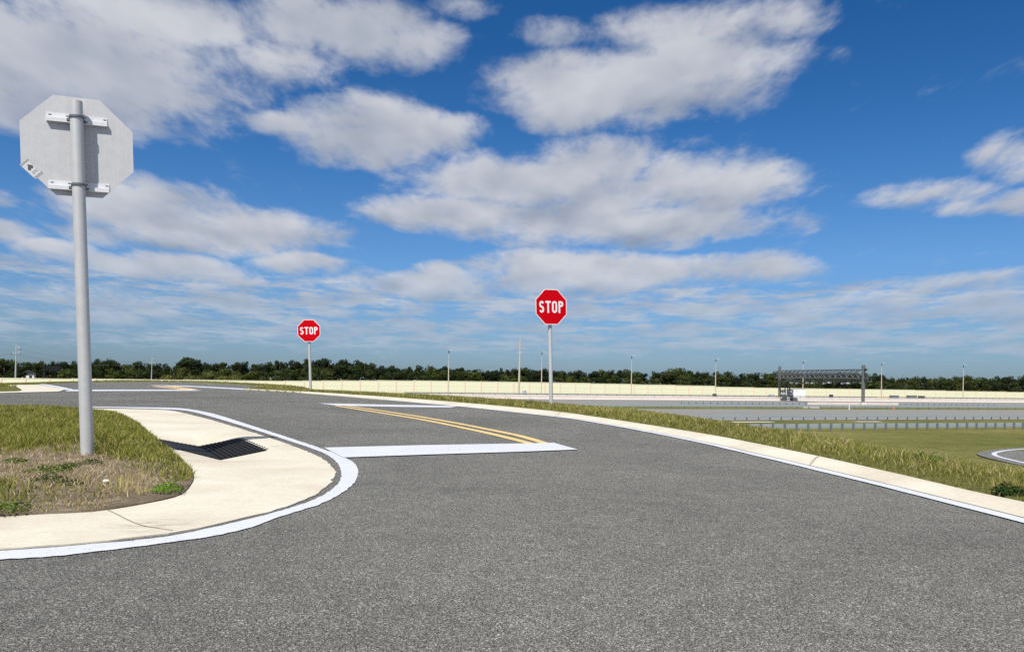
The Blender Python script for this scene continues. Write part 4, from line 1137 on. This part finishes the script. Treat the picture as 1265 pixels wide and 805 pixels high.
# ------------------------------------------------------------------ trees
def crown_pts(g, blobs, per, size):
    P, Nn, C = [], [], []
    for (cx_, cy_, cz_, r, sh) in blobs:
        d = g.normal(size=(per,3)); d /= np.linalg.norm(d, axis=1)[:,None]
        rad = r*(.55+.45*g.random(per)**.5)*(1+.18*g.normal(size=per))
        p = d*rad[:,None]*[1,1,.8]+[cx_,cy_,cz_]; P.append(p); Nn.append(d+g.normal(size=(per,3))*.55+[0,0,.25])
        C.append(np.full(per, sh))
    return np.concatenate(P), np.concatenate(Nn), np.concatenate(C)
def make_tree(kind, seed):
    g = np.random.default_rng(seed); rr = random.Random(seed); H = 10.0
    t = thing('tree', kind, 'tree', (0,0,-500)); blobs = []
    if kind == 'pine':
        for i in range(15):
            z = H*rr.uniform(.52,.97); sp = 2.3*(1.0-abs(z/H-.75)*1.6); a = rr.uniform(0,6.3); q = sp*rr.random()**.6
            blobs.append((q*math.cos(a), q*math.sin(a), z, rr.uniform(.7,1.25), rr.uniform(.75,1.25)))
        base = np.array([.030,.042,.019]); top_t = .93
    elif kind == 'oak':
        for i in range(24):
            z = H*rr.uniform(.25,.92); sp = 3.4*math.sqrt(max(.05,1-((z/H-.55)/.48)**2)); a = rr.uniform(0,6.3); q = sp*rr.random()**.5
            blobs.append((q*math.cos(a), q*math.sin(a), z, rr.uniform(.9,1.6), rr.uniform(.7,1.35)))
        base = np.array([.040,.055,.019]); top_t = .7
    elif kind == 'round':
        for i in range(20):
            z = H*rr.uniform(.55,.95); sp = 3.2*math.sqrt(max(.05,1-((z/H-.72)/.27)**2)); a = rr.uniform(0,6.3); q = sp*rr.random()**.5
            blobs.append((q*math.cos(a), q*math.sin(a), z, rr.uniform(.8,1.3), rr.uniform(.75,1.2)))
        base = np.array([.026,.036,.018]); top_t = .8
    else:
        for i in range(22):
            z = H*rr.uniform(.08,.85); sp = 3.0*math.sqrt(max(.08,1-(z/H)**2)); a = rr.uniform(0,6.3); q = sp*rr.random()**.5
            blobs.append((q*math.cos(a), q*math.sin(a), z, rr.uniform(1.0,1.6), rr.uniform(.7,1.35)))
        base = np.array([.055,.068,.026]); top_t = .6
    pts, nr, sh = crown_pts(g, blobs, 95, 0)
    col = base*sh[:,None]*g.uniform(.7,1.3,(len(pts),1))
    lighter = g.random(len(pts)) < .12; col[lighter] *= 1.55
    leaf_mesh('crown', pts, nr, g.uniform(.16,.34,len(pts)), col, 'foliage', t, seed=seed)
    b = MB(); b.tube((0,0,-.5), (rr.uniform(-.3,.3),0,H*top_t), .26, .1, 7)
    for i in range(6):
        bl_ = blobs[i*2]; z0_ = min(H*top_t*.9, max(H*.25, bl_[2]-1.5)); b.tube((0,0,z0_), bl_[:3], .1, .04, 5)
    b.build('trunk', 'bark', t)
    return t, list(t.children)
kinds = {k: [make_tree(k, s) for s in ss] for k, ss in {'pine': (101,102,103,104), 'oak': (111,112,113,114), 'round': (121,122), 'bush': (131,132,133)}.items()}
sky_line = [(-120,446),(0,446),(5,443),(14,445),(22,447.5),(50,446.5),(60,447.5),(75,446.5),(95,447.5),(112,447),(125,445),(131,444),(142,447.5),(165,448),(195,450),(207,451.5),(216,450),(222,445),(229,443.4),(236,447),(241,446),(250,449),(260,448),(275,446.5),(290,447.5),(300,447.5),(315,449.5),(335,447.5),(345,445.5),(360,447),(375,446),(395,444),(410,446.5),(425,446),(440,446.5),(452,448),(465,451.5),(485,452.5),(500,453.5),(525,452.5),(545,453.5),(560,452.7),(575,455.5),(600,457.5),(615,455.5),(630,455.5),(650,455),(665,456.5),(680,456.5),(700,458),(715,459),(735,457.5),(750,457),(772,457.5),(785,459.5),(800,461.5),(815,458),(830,454.5),(840,454.5),(855,458.5),(866,461),(872,459.5),(880,459.5),(895,458.5),(905,463),(920,462),(935,460.5),(950,459),(975,458.5),(1000,460.5),(1040,460),(1070,460.5),(1085,462.5),(1100,466),(1115,465.5),(1130,463),(1145,466),(1160,464.5),(1175,464.5),(1195,463.5),(1205,466),(1225,465.5),(1240,466),(1255,465),(1400,467)]
zones = [(60,'left of the dark cantilever sign'),(110,'between cantilever sign and near sign post'),(187,'between near sign post and smaller transmission pole'),(385,'between smaller transmission pole and farthest stop sign'),(554,'between farthest stop sign and leftmost light pole'),(680,'between leftmost light pole and larger stop sign'),(884,'between larger stop sign and light pole left of gantry'),(1066,'behind the toll gantry'),(2000,'right of the toll gantry')]
names = {'pine':'tall open dark pine','oak':'dense dark broadleaf tree','round':'tall tree with rounded top','bush':'low bushy lighter tree'}
used = {}
def plant(kind, u, q, vt, wk=1.0, label=None, rz=None):
    i = rr.randrange(len(kinds[kind])); proto_ = kinds[kind][i]
    p = at_q(u, q); h = max(z_at(u, vt, p)-HZ, 2.5); s = h/10.0
    zn = next(z for lim, z in zones if u < lim)
    lab = label or f'{names[kind]} {zn}'
    sx_ = s*wk if kind != 'pine' else s*wk*.95
    copy_tree(proto_[0], proto_[1], (p.x, p.y, HZ), rr.uniform(0,6.28) if rz is None else rz, (sx_*rr.uniform(.85,1.2), sx_*rr.uniform(.85,1.2), s*1.03), lab, 'trees of the belt behind the noise wall')
rr = random.Random(12)
SX = [a for a, _ in sky_line]; SY = [c for _, c in sky_line]
u = -45.0
while u < 1310:                                    # skyline row
    vt = float(np.interp(u, SX, SY)); 
    if 300 < u < 460: kd = rr.choice(('pine','pine','pine','round'))
    elif u < 300: kd = rr.choice(('oak','round','pine','oak'))
    elif u < 800: kd = rr.choice(('pine','round','oak','pine'))
    else: kd = rr.choice(('oak','oak','round','bush'))
    if True: plant(kd, u, rr.uniform(318,345), vt+rr.uniform(-.6,1.2), rr.uniform(.8,1.15))
    u += rr.uniform(8.5, 14) if u < 800 else rr.uniform(10,15)
u = -50.0
while u < 1310:                                    # lower, nearer row
    vt = float(np.interp(u, SX, SY)); Hh = 460+u*.0157+10 - vt
    wall_v = np.interp(u, [t[0] for t in topx], [t[1] for t in topx])
    v2 = vt+(wall_v-vt)*rr.uniform(.22,.5)
    kd = rr.choice(('oak','bush','bush','round')) if (u < 300 or u > 800) else rr.choice(('oak','oak','bush','round'))
    if not (28 < u < 43): plant(kd, u, rr.uniform(286,305), v2, rr.uniform(.95,1.3))
    u += rr.uniform(13, 20)
plant('round', 229, 312, 443.2, 1.15, 'tallest dark tree with domed crown right of the smaller transmission pole')
plant('oak', 838, 316, 453.8, 1.25, 'tall green tree rising above the belt left of the gantry')
plant('oak', 130, 316, 443.6, 1.1, 'domed green tree just right of the near sign post')
plant('oak', 5, 300, 442.6, 1.0, 'dark tree at the far left edge beside the taller transmission pole')
for lst in kinds.values():
    for t, ch in lst:
        for c in ch: bpy.data.objects.remove(c)
        bpy.data.objects.remove(t)
# pale fan palms in front of the trees, left
def palm(u, vt, label, seed):
    p = at_q(u, 274); h = z_at(u, vt, p)-HZ; g_ = np.random.default_rng(seed)
    t = thing('palm', label, 'palm', (p.x,p.y,HZ), 0, 'fan palms behind the noise wall')
    b = MB(); b.tube((0,0,0), (.1,0,h-1.6), .2, .17, 8); b.build('trunk', 'bark', t)
    N = 420; d = g_.normal(size=(N,3)); d[:,2] = np.abs(d[:,2])*.9-.25; d /= np.linalg.norm(d,axis=1)[:,None]
    P = d*g_.uniform(.5,2.0,N)[:,None]*[1.15,1.15,.95]+[.1,0,h-1.7]
    leaf_mesh('crown', P, d+g_.normal(size=(N,3))*.5, g_.uniform(.2,.42,N), palette(N,[(.13,.14,.045,3),(.085,.10,.03,3),(.17,.17,.07,1)],seed), 'foliage', t, aspect=.35, seed=seed)
for i, (u, vt, pos_) in enumerate(((207,461.5,'leftmost of the row of palms'),(216,463,'low palm, second from the left of the row'),(236,461.5,'palm under the tallest domed tree'),(246,463,'palm just right of the one under the domed tree'),(258,458.5,'tallest palm in the middle of the row'),(269,463,'low palm right of the tallest palm'),(277,463,'low palm second from the right of the row'),(289,461.5,'rightmost of the row of palms'))):
    palm(u, vt, f'{pos_}, pale green fans', 140+i)
# depth of the wood behind: one dense mass
g_ = np.random.default_rng(77); P, Nn, C = [], [], []
us = g_.uniform(-90, 1350, 1500)
blobs = []
for u in us:
    q = g_.uniform(345, 385); p = at_q(u, q); vt = float(np.interp(u, SX, SY))+2.2
    pass
    ht = z_at(u, vt, p); z = HZ+(ht-HZ)*g_.random()**.7
    blobs.append((p.x, p.y, z-1.2, g_.uniform(1.6,2.6), g_.uniform(.6,1.2)))
pts, nr, sh = crown_pts(g_, blobs, 26, 0)
col = np.array([.026,.038,.018])*sh[:,None]*g_.uniform(.7,1.3,(len(pts),1))
stuff(leaf_mesh('far_wood', pts, nr, g_.uniform(.4,.8,len(pts)), col, 'foliage', seed=78))
